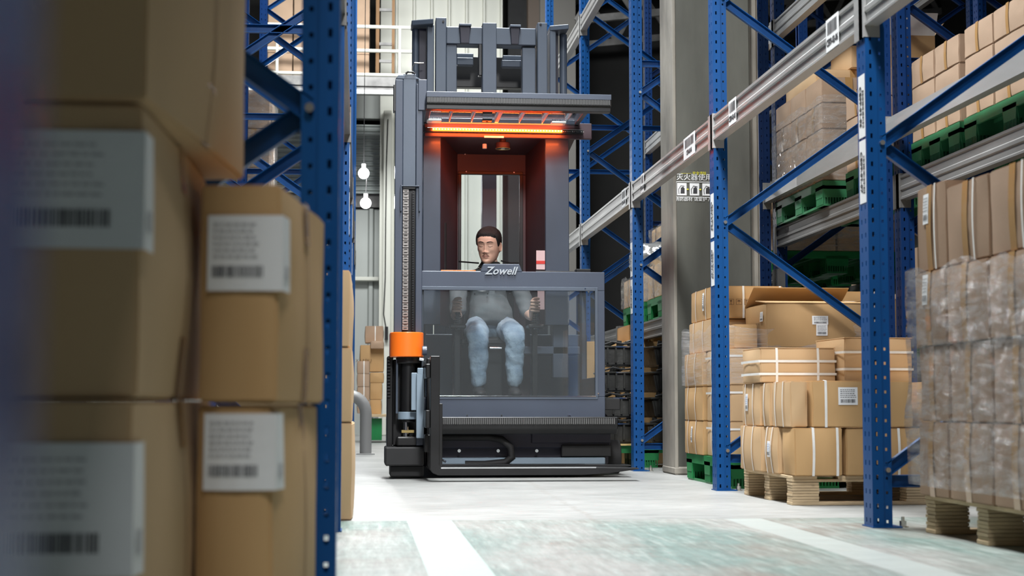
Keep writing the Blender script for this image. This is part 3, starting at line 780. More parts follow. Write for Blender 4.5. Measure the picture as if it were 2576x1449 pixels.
# right row, floor level: load on the green pallet (between frames 2 and 3)
GA = 'strapped cartons on the floor-level green pallet'
plastic_pallet(1.885, 8.06, 0, 1.0, 1.1, 'green plastic pallet on the floor just left and right of second blue post', 'green plastic pallets', GREEN)
zz = [.152, .342, .532, .722]
S2 = (('y', .3), ('y', .72)); SX = (('x', .25), ('x', .78))
nm = ['bottom', 'second', 'third']
for r in range(3):
    z0, z1 = zz[r], zz[r+1]
    carton(1.875, 2.22, 8.68, 9.18, z0, z1, 'strapped carton at the far left of the green pallet load, %s layer' % nm[r], GA, CARD, straps=S2, tape=False, bulge=.010, stick=(('x', .45, .35, .035, .09, ''),) if r == 0 else ())
    carton(1.895, 2.23, 8.10, 8.66, z0, z1, 'strapped carton left of the second blue post, %s layer of the load' % nm[r], GA, CARD2, straps=S2+(('z', .8),), tape=False, bulge=.010, stick=(('x', .62, .3, .035, .09, ''), ('y', .72, .3, .05, .08, '')) if r < 2 else ())
    carton(2.24, 2.56, 8.08, 8.60, z0, z1, 'front carton of the green pallet load behind strapped boxes, %s layer' % nm[r], GA, CARD, straps=SX+(('z', .7),), tape=False, bulge=.006, stick=(('y', .1, .25, .07, .10, ''),) if r == 0 else ())
    carton(2.57, 2.88, 8.08, 8.60, z0, z1, 'right front carton of the green pallet load, %s layer' % nm[r], GA, CARD, straps=SX, tape=False, stick=(('y', .35, .45, .07, .045, ''),) if r == 2 else ())
carton(1.90, 2.28, 8.56, 9.16, .724, .90, 'carton under the top left strapped carton of the green pallet load', GA, CARD2, straps=S2, tape=False)
carton(1.91, 2.30, 8.52, 9.14, .902, 1.08, 'top left strapped carton with three handling symbols beside the column', GA, CARD, straps=S2+(('x', .42), ('x', .95)), tape=False, stick=(('x', .36, .3, .04, .10, ''),), marks=4)
carton(2.31, 2.62, 8.62, 9.10, .902, 1.06, 'top row strapped carton behind the big open carton, middle', GA, CARD, straps=SX, tape=False)
carton(2.63, 2.93, 8.60, 9.10, .902, 1.06, 'top row carton with white label near the big blue post', GA, CARD, straps=(('x', .7),), tape=False, stick=(('y', .12, .3, .085, .055, ''),), marks=False)
carton(2.29, 2.93, 8.62, 9.10, .724, .900, 'wide carton under the top row of the green pallet load', GA, CARD3, tape=False)
carton(1.93, 2.06, 8.14, 8.50, .724, .85, 'small carton wedged beside the big open carton', GA, CARD3, tape=False)
carton(2.075, 2.60, 8.04, 8.50, .724, .955, 'big tan carton with lifted lid flap and white label, film-wrapped', GA, CARD3, tape=False, flaps='open', stick=(('y', .46, .52, .085, .045, ''), ('y', .50, .27, .06, .06, ''), ('x', .1, .6, .05, .05, '')), marks=2, marks_face='x', bulge=.010)
carton(2.62, 2.92, 8.06, 8.50, .724, .98, 'carton right of the big open carton, top edge level', GA, CARD3, tape=False, straps=(('x', .12),), flaps=True)

def film_box(x0, x1, y0, y1, z0, z1, label, group=None, m=FILM, amp=.008, seed=0, top=False, ragged=.02, parent=None, name='stretch_film', n=26):
    """a sleeve of film round a load: real surface with puckers, ragged upper and lower edges"""
    per = [(x0, y0), (x1, y0), (x1, y1), (x0, y1)]; pts = []
    for i in range(4):
        a, b = per[i], per[(i+1) % 4]
        for k in range(n): t = k/n; pts.append((a[0]+(b[0]-a[0])*t, a[1]+(b[1]-a[1])*t))
    cx, cy = (x0+x1)/2, (y0+y1)/2; m_ = len(pts); rows = 14; vs = []; fs = []
    for j in range(rows+1):
        for i, (x, y) in enumerate(pts):
            v = j/rows
            zt = z1 + noise.noise(Vector((x*5+seed, y*5, 0)))*ragged*(2 if v > .9 else 0)
            z = z0 + (zt-z0)*v
            d = Vector((x-cx, y-cy, 0)).normalized()
            k = amp*noise.noise(Vector((x*9+seed, y*9, z*9)))*1.2 + amp*.6*noise.noise(Vector((x*30+seed, y*30, z*14)))
            p = Vector((x, y, z)) + d*(k+amp*.6); vs.append(p)
    for j in range(rows):
        for i in range(m_): k = (i+1) % m_; fs.append((j*m_+i, j*m_+k, (j+1)*m_+k, (j+1)*m_+i))
    o0 = Vector((cx, cy, z0))
    me = bpy.data.meshes.new(name); me.from_pydata([v-o0 for v in vs], [], fs); me.materials.append(m)
    for p in me.polygons: p.use_smooth = True
    o = link(name, me, None, o0); tag(o, label, 'stretch film', group); return o
film_box(1.868, 2.895, 8.045, 9.19, .54, .84, 'clear stretch film round the upper half of the green pallet load', 'stretch film wraps', FILM, .005, 3)

# right row: plywood pallet with strapped boxes, standing out from the rack between frames 1 and 2
GWD = 'strapped boxes on the plywood pallet'
wood_pallet(1.83, 6.68, 0, 1.12, .86, 'plywood block pallet standing on the floor left of the big blue post', 'plywood pallets')
B = .126
carton(1.80, 1.93, 7.10, 7.50, B, B+.205, 'narrow box at far left end of plywood pallet, lower layer', GWD, CARD2, straps=S2, tape=False, bulge=.012)
carton(1.815, 2.06, 6.86, 7.08, B, B+.205, 'box with pale sticker on left side of plywood pallet, lower layer', GWD, CARD2, straps=S2, tape=False, bulge=.014, stick=(('x', .35, .35, .045, .07, 'blue'),))
carton(1.83, 2.045, 6.64, 6.85, B, B+.205, 'bulging front left corner box of plywood pallet, lower layer', GWD, CARD, straps=(('x', .38), ('x', .88)), tape=False, bulge=.014)
carton(2.055, 2.40, 6.65, 7.05, B, B+.203, 'strapped front box left of the big blue post, lower layer', GWD, CARD, straps=(('x', .3), ('x', .68)), tape=False, bulge=.012)
carton(2.41, 2.74, 6.66, 7.05, B, B+.203, 'strapped front box right of the big blue post, lower layer', GWD, CARD, straps=(('x', .2), ('x', .7)), tape=False, bulge=.010)
z2 = B+.206
carton(1.81, 2.02, 7.14, 7.50, z2, z2+.195, 'box with blue-printed label at left end of plywood pallet, upper layer', GWD, CARD2, straps=S2, tape=False, bulge=.006, stick=(('x', .55, .35, .05, .08, 'blue'),))
carton(1.815, 2.02, 6.99, 7.13, z2, z2+.195, 'thin box in the left side of the plywood pallet load, upper layer', GWD, CARD2, straps=(('y', .5),), tape=False, bulge=.006)
carton(1.82, 1.905, 6.67, 6.975, z2, z2+.198, 'upright box pressed beside the wide labelled box on plywood pallet', GWD, CARD2, straps=S2, tape=False, bulge=.006)
carton(1.91, 2.185, 6.645, 6.975, z2, z2+.200, 'wide strapped box with printed white label, middle of plywood pallet load', GWD, CARD, straps=(('x', .22),), tape=False, bulge=.003, stick=(('y', .42, .48, .085, .075, ''),))
carton(2.19, 2.36, 6.65, 7.00, z2, z2+.200, 'box touching the left edge of the big blue post, upper layer', GWD, CARD, straps=(('x', .15),), tape=False, bulge=.005)
carton(2.40, 2.72, 6.66, 7.05, z2, z2+.195, 'strapped box right of the big blue post, upper layer', GWD, CARD3, straps=(('x', .25), ('x', .7)), tape=False, bulge=.008)
carton(2.03, 2.40, 7.06, 7.50, B, z2+.19, 'tall filler box in the middle of the plywood pallet load', GWD, CARD3, tape=False)
z3 = z2+.201
carton(1.805, 2.165, 7.12, 7.46, z3-.004, z3+.155, 'cross-strapped box on top of the plywood pallet load, left', GWD, CARD2, straps=(('x', .22), ('x', .76), ('z', .62), ('z', .25)), tape=False, bulge=.008, flaps=True)
carton(2.17, 2.50, 7.06, 7.46, z3-.004, z3+.20, 'torn cross-strapped box on top of the load, beside the big blue post', GWD, CARD2, straps=(('x', .5), ('z', .68), ('z', .3)), tape=False, bulge=.010, rz=R(3), flaps=True)

# right row: dim wrapped load nearest the camera
GN = 'cartons of the dim wrapped load'
wood_pallet(1.885, 4.24, 0, 1.02, .98, 'plywood pallet under the dim wrapped load at the right edge', 'plywood pallets')
rows = [(.126, .37), (.372, .62), (.622, .868), (.870, 1.125)]
cols = [(4.955, 5.225), (4.60, 4.95), (4.23, 4.595)]
rn = ['bottom', 'second', 'third', 'top']; cn = ['far end', 'middle', 'near end']
for r, (a, b) in enumerate(rows):
    for c, (ya, yb) in enumerate(cols):
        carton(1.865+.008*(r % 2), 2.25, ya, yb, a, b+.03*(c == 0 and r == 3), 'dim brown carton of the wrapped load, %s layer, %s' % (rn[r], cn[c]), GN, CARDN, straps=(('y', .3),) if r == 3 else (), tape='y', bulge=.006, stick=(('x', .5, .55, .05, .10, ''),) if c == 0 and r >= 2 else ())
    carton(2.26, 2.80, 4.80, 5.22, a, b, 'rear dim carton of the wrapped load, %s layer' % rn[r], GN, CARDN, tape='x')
film_box(1.845, 2.84, 4.20, 5.25, .16, .86, 'loose milky stretch film round the dim load at right edge', 'stretch film wraps', FILMB, .012, 8, ragged=.03)
# floor cartons behind the load, rear row
for k, (x0, x1, z0, z1) in enumerate(((2.98, 3.31, .002, .36), (3.32, 3.7, .002, .36), (2.98, 3.32, .362, .74), (3.34, 3.7, .362, .72), (2.98, 3.38, .742, 1.0))):
    carton(x0, x1, 6.75, 7.3, z0, z1, ['tan carton on floor right of the big post, lower left of pile', 'tan carton on floor behind the wrapped load, lower right of pile', 'tan carton right of the big post, second in pile', 'tan carton behind the wrapped load, second in pile', 'tan carton topping the pile right of the big post'][k], 'cartons piled behind the plywood pallet', CARD3, straps=(('x', .4),), tape='x', stick=(('y', .2, .5, .09, .06, ''),) if k > 1 else ())

# ------------------------------------------------------------------ rear row goods on green pallets
def wrapped_load(x0, y0, z0, nx, ny, nz, cw_, cdp, ch, group, base, m=CARDP, film=FILM, pallet=True, pm=GREEN2, hide=True, filmz=(0, 1), straps=()):
    """a palletised block of cartons: outer cartons only, each its own object"""
    W, D = nx*cw_, ny*cdp
    if pallet: plastic_pallet(x0, y0, z0, W, D, 'green plastic pallet under ' + base, 'green plastic pallets on the racks', pm); z0 += .152
    lay = ['lowest', 'second', 'third', 'fourth', 'fifth']; pos = ['left', 'centre', 'right', 'far right']; dep = ['front', 'middle', 'back']
    for k in range(nz):
        for i in range(nx):
            for j in range(ny):
                if hide and i > 0 and j > 0: continue
                carton(x0+i*cw_+.002, x0+(i+1)*cw_-.002, y0+j*cdp+.002, y0+(j+1)*cdp-.002, z0+k*ch, z0+(k+1)*ch-.001,
                       '%s, %s layer, %s %s carton' % (base, lay[k], dep[min(j, 2)], pos[i]), group, m, tape='x' if (i+k) % 2 else 'y', bulge=.004, straps=straps)
    if film: film_box(x0-.012, x0+W+.012, y0-.012, y0+D+.012, z0+filmz[0]*nz*ch, z0+filmz[1]*nz*ch, 'crinkled film over ' + base, 'stretch film wraps', film, .012, x0*7+y0)
    return z0+nz*ch
zt = wrapped_load(2.70, 9.10, 1.602, 3, 3, 4, .34, .355, .155, 'cartons in the upper wrapped load', 'film-wrapped upper load left of big post', film=FILMB, filmz=(0, .8))
carton(2.74, 3.20, 9.35, 10.05, zt, zt+.10, 'flat carton on the upper wrapped load', 'cartons topping the upper wrapped load', CARD2, tape='x')
carton(2.95, 3.25, 9.30, 9.75, zt+.101, zt+.24, 'small topmost carton over the upper wrapped load', 'cartons topping the upper wrapped load', CARD2, straps=(('x', .5),), tape=False)
zt = wrapped_load(2.78, 6.05, 1.602, 3, 3, 3, .34, .345, .14, 'dim upper tan cartons', 'upper tan load farthest right', film=None, m=CARDP)
zt2 = wrapped_load(2.78, 7.14, 1.602, 3, 2, 3, .34, .33, .14, 'upper tan cartons beside the big post', 'upper load touching right of big post', film=None, m=CARDP)
zt3 = wrapped_load(2.76, 8.04, 1.602, 3, 2, 3, .34, .40, .15, 'upper cartons behind the big post', 'upper load under the open carton', film=None, m=CARDP)
# open carton standing on that load
def open_carton(x0, x1, y0, y1, z0, z1, label):
    t = thing('open_carton', label, 'carton', (x0, y0, z0)); th = .004
    MB().box(x0, x1, y0, y0+th, z0, z1).box(x0, x1, y1-th, y1, z0, z1).box(x0, x0+th, y0+th, y1-th, z0, z1).box(x1-th, x1, y0+th, y1-th, z0, z1).box(x0, x1, y0, y1, z0, z0+th).build('carton_body', CARD, t)
    fl_ = MB().prism([(y0, z1), (y0+.003, z1), (y0-.05, z1+.11), (y0-.053, z1+.11)], 'x', x0, x1).build('flap', WHITE, t, label='pale lid flap')
    MB().prism([(x1, z1), (x1-.003, z1), (x1+.05, z1+.07), (x1+.053, z1+.07)], 'y', y0, y1).build('flap', CARD2, t)
    MB().prism([(x0, z1), (x0+.003, z1), (x0-.03, z1+.09), (x0-.033, z1+.09)], 'y', y0, y1).build('flap', CARD2, t)
    MB().box(x0, x1, y1-.003, y1, z1, z1+.12).build('flap', CARD2, t)
    return t
open_carton(2.79, 3.05, 8.16, 8.50, zt3+.001, zt3+.20, 'open empty carton with raised pale flap, top right behind post')
# far rear row beyond the column: pallets with bags and cartons
for k, (y, lab) in enumerate(((10.50, 'mixed goods just left of the column'), (11.60, 'mixed goods between column and truck'), (12.95, 'mixed goods right of the truck cab'), (14.05, 'far mixed goods behind the truck'))):
    wrapped_load(2.76, y, 1.322, 2, 2, 2+k % 2, .45, .48, .21, 'cartons of the far rear row', lab, film=FILMB, m=CARD2, pm=GREEN)
def blob(x, y, z, rx, ry, rz, label, m, seed, group, cat='wrapped bag', name='wrapped_bag'):
    me = bpy.data.meshes.new(name); bm = bmesh.new(); bmesh.ops.create_icosphere(bm, subdivisions=4, radius=1)
    for v in bm.verts:
        n = v.co.normalized(); k = 1 + .18*noise.noise(n*2.3+Vector((seed,)*3)) + .06*noise.noise(n*8+Vector((seed,)*3))
        q = Vector((n.x*rx*k, n.y*ry*k, n.z*rz*k)); q.z = max(q.z, -rz*.72) + rz*.72; v.co = q
    bm.to_mesh(me); bm.free(); me.materials.append(m)
    for p in me.polygons: p.use_smooth = True
    o = link(name, me, None, (x, y, z)); tag(o, label, cat, group)
    return o
BAGC = mat('pale bagged goods', (.42, .42, .40), .5, 0, .4, 9, .6, 20)
for k, (x, y, z, lab) in enumerate(((1.98, 11.0, .78, 'silvery film-wrapped bag beside the third post, larger'), (2.05, 11.75, .78, 'silvery film-wrapped bag nearer the truck cab, smaller'))):
    pass
GCH = 'cartons on the shelf right of the truck'
# shelf goods in the aisle-side row behind the third frame (seen under the beam)
for i in (3, 4):
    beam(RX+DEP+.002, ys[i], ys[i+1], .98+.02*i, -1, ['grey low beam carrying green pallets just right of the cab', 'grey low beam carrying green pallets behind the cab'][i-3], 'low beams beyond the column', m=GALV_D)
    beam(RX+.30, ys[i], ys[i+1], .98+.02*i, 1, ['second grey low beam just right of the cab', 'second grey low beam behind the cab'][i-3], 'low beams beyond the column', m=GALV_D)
ztp = wrapped_load(2.08, 10.52, 1.042, 2, 2, 1, .30, .48, .24, 'cartons on the low shelf by the third post', 'low shelf load behind third post', film=FILMB, m=CARD2, pm=GREEN)
blob(2.25, 10.95, ztp+.001, .17, .22, .12, 'silvery film-wrapped bag on the low shelf behind third post', FILMG, 2, 'bags on the low shelf')
ztq = wrapped_load(2.08, 11.6, 1.042, 2, 2, 1, .30, .48, .22, 'cartons on the low shelf by the cab', 'low shelf load beside the cab', film=FILMB, m=CARD2, pm=GREEN)
blob(2.26, 12.1, ztq+.001, .20, .25, .16, 'large silvery film-wrapped bag on the low shelf beside the cab', FILMG, 5, 'bags on the low shelf')
# floor: big cartons and black engine casings by the fork tips
for k, (x0, x1, y0, y1, z0, z1) in enumerate(((1.90, 2.25, 11.6, 12.3, .002, .42), (1.90, 2.25, 11.6, 12.3, .422, .90), (2.26, 2.68, 11.6, 12.3, .002, .42), (2.26, 2.68, 11.6, 12.3, .422, .88), (1.98, 2.4, 11.7, 12.3, .902, 1.03), (1.62, 1.89, 11.6, 12.3, .002, .42), (1.62, 1.89, 11.6, 12.3, .422, .90))):
    carton(x0, x1, y0, y1, z0, z1, ['tall tan carton behind black castings, lower middle', 'tall strapped tan carton behind black castings, upper middle', 'tan carton beside column base, lower', 'strapped tan carton beside column, upper', 'flat tan carton on top behind third post', 'tan carton at right edge of truck, lower', 'strapped tan carton at right edge of truck, upper'][k], 'tan cartons behind the black castings', CARD, straps=(('x', .35),), tape=False)
def casting(x, y, z, W, D, H, label, seed, rz):
    t = thing('engine_casting', label, 'casting', (x, y, z), 'black engine castings', rz); O = Vector((0,0,0)); rnd = random.Random(seed)
    b = MB(); b.prism([(-W/2+.03, 0), (W/2-.03, 0), (W/2-.006, H*.78), (-W/2+.006, H*.78)], 'y', -D/2, D/2)
    b.build('housing', ENG, t, .012, origin=O, seg=2)
    MB().box(-W/2-.006, W/2+.006, -D/2-.012, D/2+.012, H*.78, H*.86).build('flange', ENG, t, .003, origin=O)
    for k in range(4):
        u = -W/2+.05+(W-.1)*k/3; MB().prism([(-D/2-.020, 0+H*.15), (-D/2, H*.15), (-D/2, H*.78), (-D/2-.026, H*.78)], 'x', u-.006, u+.006).build('rib', ENG, t, origin=O)
    for k in range(3):
        u = -W/2+.06+(W-.12)*k/2+rnd.uniform(-.02, .02); MB().cyl((u, -D/2+.03, H*.8), (u+rnd.uniform(-.02, .02), -D/2+.02, H*1.08), .018, 10).cyl((u, -D/2+.03, H*.86), (u+.05, -D/2+.0, H*1.0), .010, 8).build('fitting', ENG, t, origin=O, smooth=True)
    MB().tube([(-W/2+.02, -D/2-.02, H*.9), (-W*.2, -D/2-.03, H*1.02), (W*.1, -D/2-.02, H*.94), (W/2-.02, -D/2-.03, H*1.0)], .007, 6).build('hose', BLACKM, t, origin=O, smooth=True)
    MB().box(-W*.1, W*.25, -D/2-.0145, -D/2-.012, H*.795, H*.845).build('bright_edge', CHROME, t, origin=O)
    return t
zc = .165
for r in range(4):
    casting(1.77+.01*r, 11.12, zc, .27, .34, .165, ['black oily casting at fork tips, bottom of left pile', 'black oily casting, second from bottom of left pile', 'black oily casting, third of left pile', 'topmost black oily casting of left pile by post'][r], r, R(random.uniform(-11, 11)))
    casting(2.13+.01*r, 11.14, zc, .32, .34, .165, ['black casting between third post and column, bottom', 'black casting between third post and column, second', 'black casting between third post and column, third', 'black casting between third post and column, topmost'][r], 10+r, R(random.uniform(-11, 11)))
    zc += .178
plastic_pallet(1.60, 10.90, 0, .74, .5, 'dark green pallet under the black castings', 'green plastic pallets', GREEN)
ty = thing('plywood_tray', 'thin yellow plywood sheet under the black castings', 'plywood sheet', (1.6, 10.88, .152))
MB().box(1.585, 2.36, 10.86, 11.42, .1525, .163).build('sheet', WOODY, ty)

# far third row across the next aisle: dim stacks seen through the racks
GT = 'dim cartons across the next aisle'
idx = 0
for k in range(6):
    y = 9.6+k*1.25
    plastic_pallet(4.78, y, 0.847, 1.0, 1.0, 'dim green pallet across the next aisle, number %s from the front' % ['one', 'two', 'three', 'four', 'five', 'six'][k], 'dim green pallets', GREEN)
for k in range(6):
    for r in range(3):
        for j in range(2):
            y = 9.62+k*1.25+j*.48
            carton(4.80, 5.28, y, y+.46, 1.003+.27*r, 1.27+.27*r, 'dim carton across the next aisle, %s stack, %s of layer %s' % (['first', 'second', 'third', 'fourth', 'fifth', 'sixth'][k], ['front', 'rear'][j], ['one', 'two', 'three'][r]), GT, CARDP, tape='y', stick=(('x', .3, .4, .12, .1, ''),) if (k+r+j) % 3 == 0 else ())
for k in range(5):
    t = thing('rack_frame', 'dim blue rack frame across the next aisle, number %s from the front' % ['one', 'two', 'three', 'four', 'five'][k], 'rack frame', (4.8, 9.4+2.5*k, 0), 'frames across the next aisle')
    link('upright', POST_D, t); u = link('upright', POST_D, t, (DEP, 0, 0))
    z = .2
    s_ = 0
    while z < 5.2:
        brace_mesh(.04, [.06, .88][s_], z, [.88, .06][s_], z+.575, BLUE2).build('diagonal_brace', BLUE2, t, origin=(0,0,0)); z += .575; s_ = 1-s_
for lv, z in enumerate((.845, 2.4, 4.0)):
    for k in range(4):
        beam(4.79, 9.4+2.5*k, 11.9+2.5*k, z, 1, 'dim beam across the next aisle, %s level, %s bay' % (['low', 'middle', 'high'][lv], ['first', 'second', 'third', 'fourth'][k]), 'beams across the next aisle', m=GALV_D)

# ------------------------------------------------------------------ left row goods
GL = 'cartons overhanging the left rack row'
for r, (a, b) in enumerate(((.002, .36), (.362, .64), (.642, .93))):
    carton(-.50, -.028-.006*r, 5.95, 6.7, a, b, ['edge-on tan carton between left blue posts, bottom', 'edge-on tan carton between left blue posts, middle', 'edge-on tan carton between left blue posts, top'][r], GL, CARD2, tape=False, bulge=.008)
beam(-.065, .33, 2.98, ZA, -1, 'aisle beam of the unseen shelf added to shade the foreground cartons', 'aisle beams of the left rack row', m=GALV_D)  # shelf and load out of view, added to shade the cartons below
beam(-.997, .235, 2.98, ZA, 1, 'rear beam of the unseen shelf added to shade the foreground cartons', 'rear beams of the left rack row', m=GALV_D)
for k in range(2):
    plastic_pallet(-1.07, .42+1.25*k, ZA+.002, 1.06, 1.1, ['unseen green pallet added to shade the nearest cartons', 'unseen green pallet added to shade the cartons by the blue post'][k], 'green plastic pallets on the racks', GREEN)
    for j in range(2):
        carton(-1.05, -.04, .44+1.25*k+.54*j, .96+1.25*k+.54*j, ZA+.155, ZA+.60, 'large unseen carton added to shade the foreground stack, %s' % [['nearest', 'second'], ['third', 'farthest']][k][j], 'unseen cartons added to shade the foreground', CARD2, tape='x')
zl = wrapped_load(-1.02, 13.0, 1.895, 1, 2, 3, .26, .45, .32, 'cartons seen through the left bracing', 'wrapped load seen through left bracing', film=FILMB, m=CARDP, pm=GREEN)
0 and wrapped_load(-1.0, 8.3, 1.895, 2, 2, 3, .40, .48, .30, 'cartons high in the left rack', 'high load in left rack', film=None, m=CARDP, pm=GREEN)

# ------------------------------------------------------------------ far end of the hall: mezzanine goods, rails, cartons, bollard, bulbs
mz = thing('storage_platform', 'galvanised platform edge high on the far wall left of the truck', 'platform', (-1.2, 22.0, 4.74))
MB().box(-4, .55, 21.95, 22.95, 4.93, 4.97).build('deck', GALV_D, mz)
MB().box(-4, .55, 21.9, 21.95, 4.86, 4.99).build('fascia', GALV_D, mz)
MB().box(-4, .55, 21.93, 21.97, 4.79, 4.86).build('fascia', GALV_D, mz)
MB().box(-4, .55, 21.86, 21.95, 4.74, 4.80).build('fascia', GALV, mz)
rl = thing('guard_rail', 'pale three-bar guard rail on the far platform, left of the truck mast', 'rail', (-1.2, 22.0, 4.992))
for k, z in enumerate((5.05, 5.39, 5.73)):
    tb = MB().cyl((-4, 22.0, z), (.85, 22.0, z-.015), .026, 10).build('rail_bar', CORR, rl, smooth=True)
for x in (-4, -2.6, -1.2, .50): MB().cyl((x, 22.0, 4.971), (x, 22.0, 5.73), .022, 10).build('rail_post', CORR, rl, smooth=True)
for k in range(4):
    for r in range(4):
        x0 = -1.35+k*.36
        carton(x0, x0+.35, 22.3, 22.9, 4.972+.42*r, 4.972+.42*(r+1)-.004, 'pinkish carton stacked on the far platform, %s column, %s layer' % (['first', 'second', 'third', 'fourth'][k], ['lowest', 'second', 'third', 'top'][r]), 'cartons on the far platform', CARDP, tape=False)
ld = thing('ladder', 'brown vertical ladder rail behind the far guard rails', 'ladder', (.19, 22.6, 4.97))
MB().box(.17, .22, 22.6, 22.66, 4.972, 8).box(.40, .44, 22.6, 22.66, 4.972, 8).build('side_rail', CARDI, ld)
for k in range(10):
    MB().box(.22, .40, 22.61, 22.65, 5.1+.25*k, 5.14+.25*k).build('rung', GALV_D, ld)
GBK = 'cartons piled at the far end left of the truck'
for k, (a, b, Y, m_, lab) in enumerate((((918, 820, 965, 862), .5, 19.4, CARDP, 'pinkish printed carton topping the far pile'),
        ((905, 868, 966, 935), .5, 19.2, CARD3, 'wide dark tan carton with printed word in the far pile'),
        ((932, 857, 966, 877), .4, 19.1, CARDP, 'small flat carton in the upper far pile'),
        ((898, 908, 930, 940), .4, 18.6, CARDP, 'strapped carton on the left of far pile, top'),
        ((898, 940, 930, 973), .4, 18.6, CARDP, 'strapped carton on the left of far pile, second'),
        ((898, 973, 930, 1008), .4, 18.6, CARDP, 'strapped carton on the left of far pile, third'),
        ((898, 1008, 932, 1040), .4, 18.6, CARDP, 'strapped carton on the left of far pile, fourth'),
        ((930, 937, 966, 963), .4, 19.0, CARD3, 'tan carton on the right of far pile, top'),
        ((930, 963, 962, 1005), .4, 19.0, CARD3, 'tan carton on the right of far pile, middle'),
        ((930, 1005, 960, 1042), .4, 19.0, CARD3, 'tan carton on the right of far pile, bottom'))):
    p, q = at(a[0], a[3], Y), at(a[2], a[1], Y)
    c = carton(p.x, q.x, Y, Y+.35, p.z, q.z, lab, GBK, m_, tape=False, straps=(('x', .55),) if k in (3, 4, 5, 6, 0) else ())
    if k == 1: put_text('lettering', 'XAADU', .055, BROWNINK, c, (-.10, -.19, .13), (R(90), 0, 0))
pz = at(930, 1042, 18.6).z
fs = thing('timber_crate', 'low timber crate under the far carton pile', 'crate', (.15, 18.6, 0))
MB().box(.0, .34, 18.55, 19.6, pz-.03, pz-.002).build('lid', PLYW, fs)
for x in (.02, .30): MB().box(x, x+.03, 18.6, 19.5, 0, pz-.03).build('side_board', PLYD, fs)
MB().box(.08, .24, 18.62, 19.0, .03, pz-.05).build('green_crate', GREEN, fs)
bo = thing('floor_bollard', 'grey steel hoop bollard at the end of the left rack row', 'bollard', (-.03, 14.1, 0))
MB().tube([(-.12, 14.1, .50)] + [(-.12+.16*math.sin(t*math.pi/12), 14.1, .36+.16*math.cos(t*math.pi/12)) for t in range(1, 7)] + [(.04, 14.1, .2), (.04, 14.1, .012)], .052, 16).build('hoop', mat('grey bollard paint', (.28, .28, .28), .5, .2), bo, smooth=True)
MB().box(-.04, .12, 14.0, 14.2, 0, .012).build('base_plate', GALV, bo)
for k, (px, py, Y) in enumerate(((915, 436, 17), (920, 511, 17))):
    p = at(px, py, Y)
    lb = thing('light_bulb', ['glowing bare bulb near the far shutter, upper one', 'glowing bare bulb near the far shutter, lower one'][k], 'lamp', p, 'bare glowing bulbs')
    b = MB(); 
    me = bpy.data.meshes.new('glass'); bm = bmesh.new(); bmesh.ops.create_uvsphere(bm, u_segments=20, v_segments=12, radius=.058); bm.to_mesh(me); bm.free(); me.materials.append(BULB)
    for q in me.polygons: q.use_smooth = True
    link('glass', me, lb); MB().cyl((0, 0, .055), (0, 0, .10), .022, 12).build('socket', WHITE, lb, origin=(0,0,0))
    MB().cyl((0, 0, .10), (.01, 0, .32 if k else 3.5), .004, 6).build('cord', BLACKM, lb, origin=(0,0,0))
    pl = bpy.data.lights.new('bulb_light', 'POINT'); pl.energy = 25; pl.shadow_soft_size = .06; po = bpy.data.objects.new('bulb_light', pl); po.location = p - Vector((0, .12, 0)); COL.objects.link(po)
cb = thing('hanging_cable', 'thin black cable hanging down the far wall left of the truck', 'cable', at(975, 400, 20))
MB().tube([at(976, 300, 23.36)]+[at(972, 420, 23.36), at(970, 560, 23.36), at(969, 700, 23.36), at(965, 790, 23.36), at(972, 830, 23.36), at(974, 850, 23.36)], .008, 6).build('wire', BLACKM, cb, smooth=True)
MB().box(*(lambda a, b: (a.x, b.x, 23.3, 23.379, b.z, a.z))(at(968, 822, 23.36), at(976, 855, 23.36))).build('plug_box', BLACKM, cb)

# ------------------------------------------------------------------ lift truck
TO = Vector((.9, 9.9, 0))
tk = thing('lift_truck', 'dark grey man-up turret lift truck with orange light bar, facing the camera in the aisle', 'lift truck', TO)
def tp(mb, name, m, bevel=.004, smooth=False, parent=None, label=None, seg=1):
    return mb.build(name, m, parent or tk, bevel, smooth, origin=TO, label=label, seg=seg)
GY = 9.50                      # plane of the cab gate
def X(px, Y): return at(px, 700, Y).x
def Zp(py, Y, px=1288): return at(px, py, Y).z
# --- chassis
tp(MB().box(.36, 1.50, 9.62, 12.6, .06, .38), 'chassis', DARKP, .02)
sk = tp(MB().box(.40, 1.50, 9.56, 9.62, .17, .335), 'skirt_panel', DARKP, .006)
for px in (1155, 1253, 1350):
    p = at(px, 1134, 9.555); MB().cyl((p.x, 9.545, p.z), (p.x, 9.56, p.z), .010, 12).cyl((p.x, 9.540, p.z), (p.x, 9.546, p.z), .005, 6).build('bolt', CHROME, sk, origin=TO)
tp(MB().box(1.02, 1.50, 9.545, 9.57, .20, .33), 'skirt_panel', DARKP, .004)
tp(MB().box(1.20, 1.50, 9.53, 9.56, .12, .19), 'side_step', BLACKM, .004)
tp(MB().box(.46, 1.46, 9.50, 9.60, .075, .115), 'fork_rail', GREY_L, .004)
for x in (.44, 1.50):
    wh = tp(MB().cyl((x, 9.85, .11), (x+.1, 9.85, .11), .105, 28), 'wheel', BLACKM, .006, True)
    MB().cyl((x-.004, 9.85, .11), (x+.104, 9.85, .11), .05, 16).build('hub', GREY, wh, origin=TO)
hz = []
p = at(1100, 1096, 9.50)
pts = [at(1060, 1100, 9.5), at(1150, 1100, 9.5), at(1230, 1100, 9.5), at(1262, 1106, 9.5), at(1284, 1124, 9.5), at(1288, 1150, 9.5), at(1270, 1163, 9.5), at(1220, 1168, 9.5), at(1170, 1168, 9.5)]
tp(MB().tube(pts, .022, 12), 'hydraulic_hose', BLACKM, 0, True)
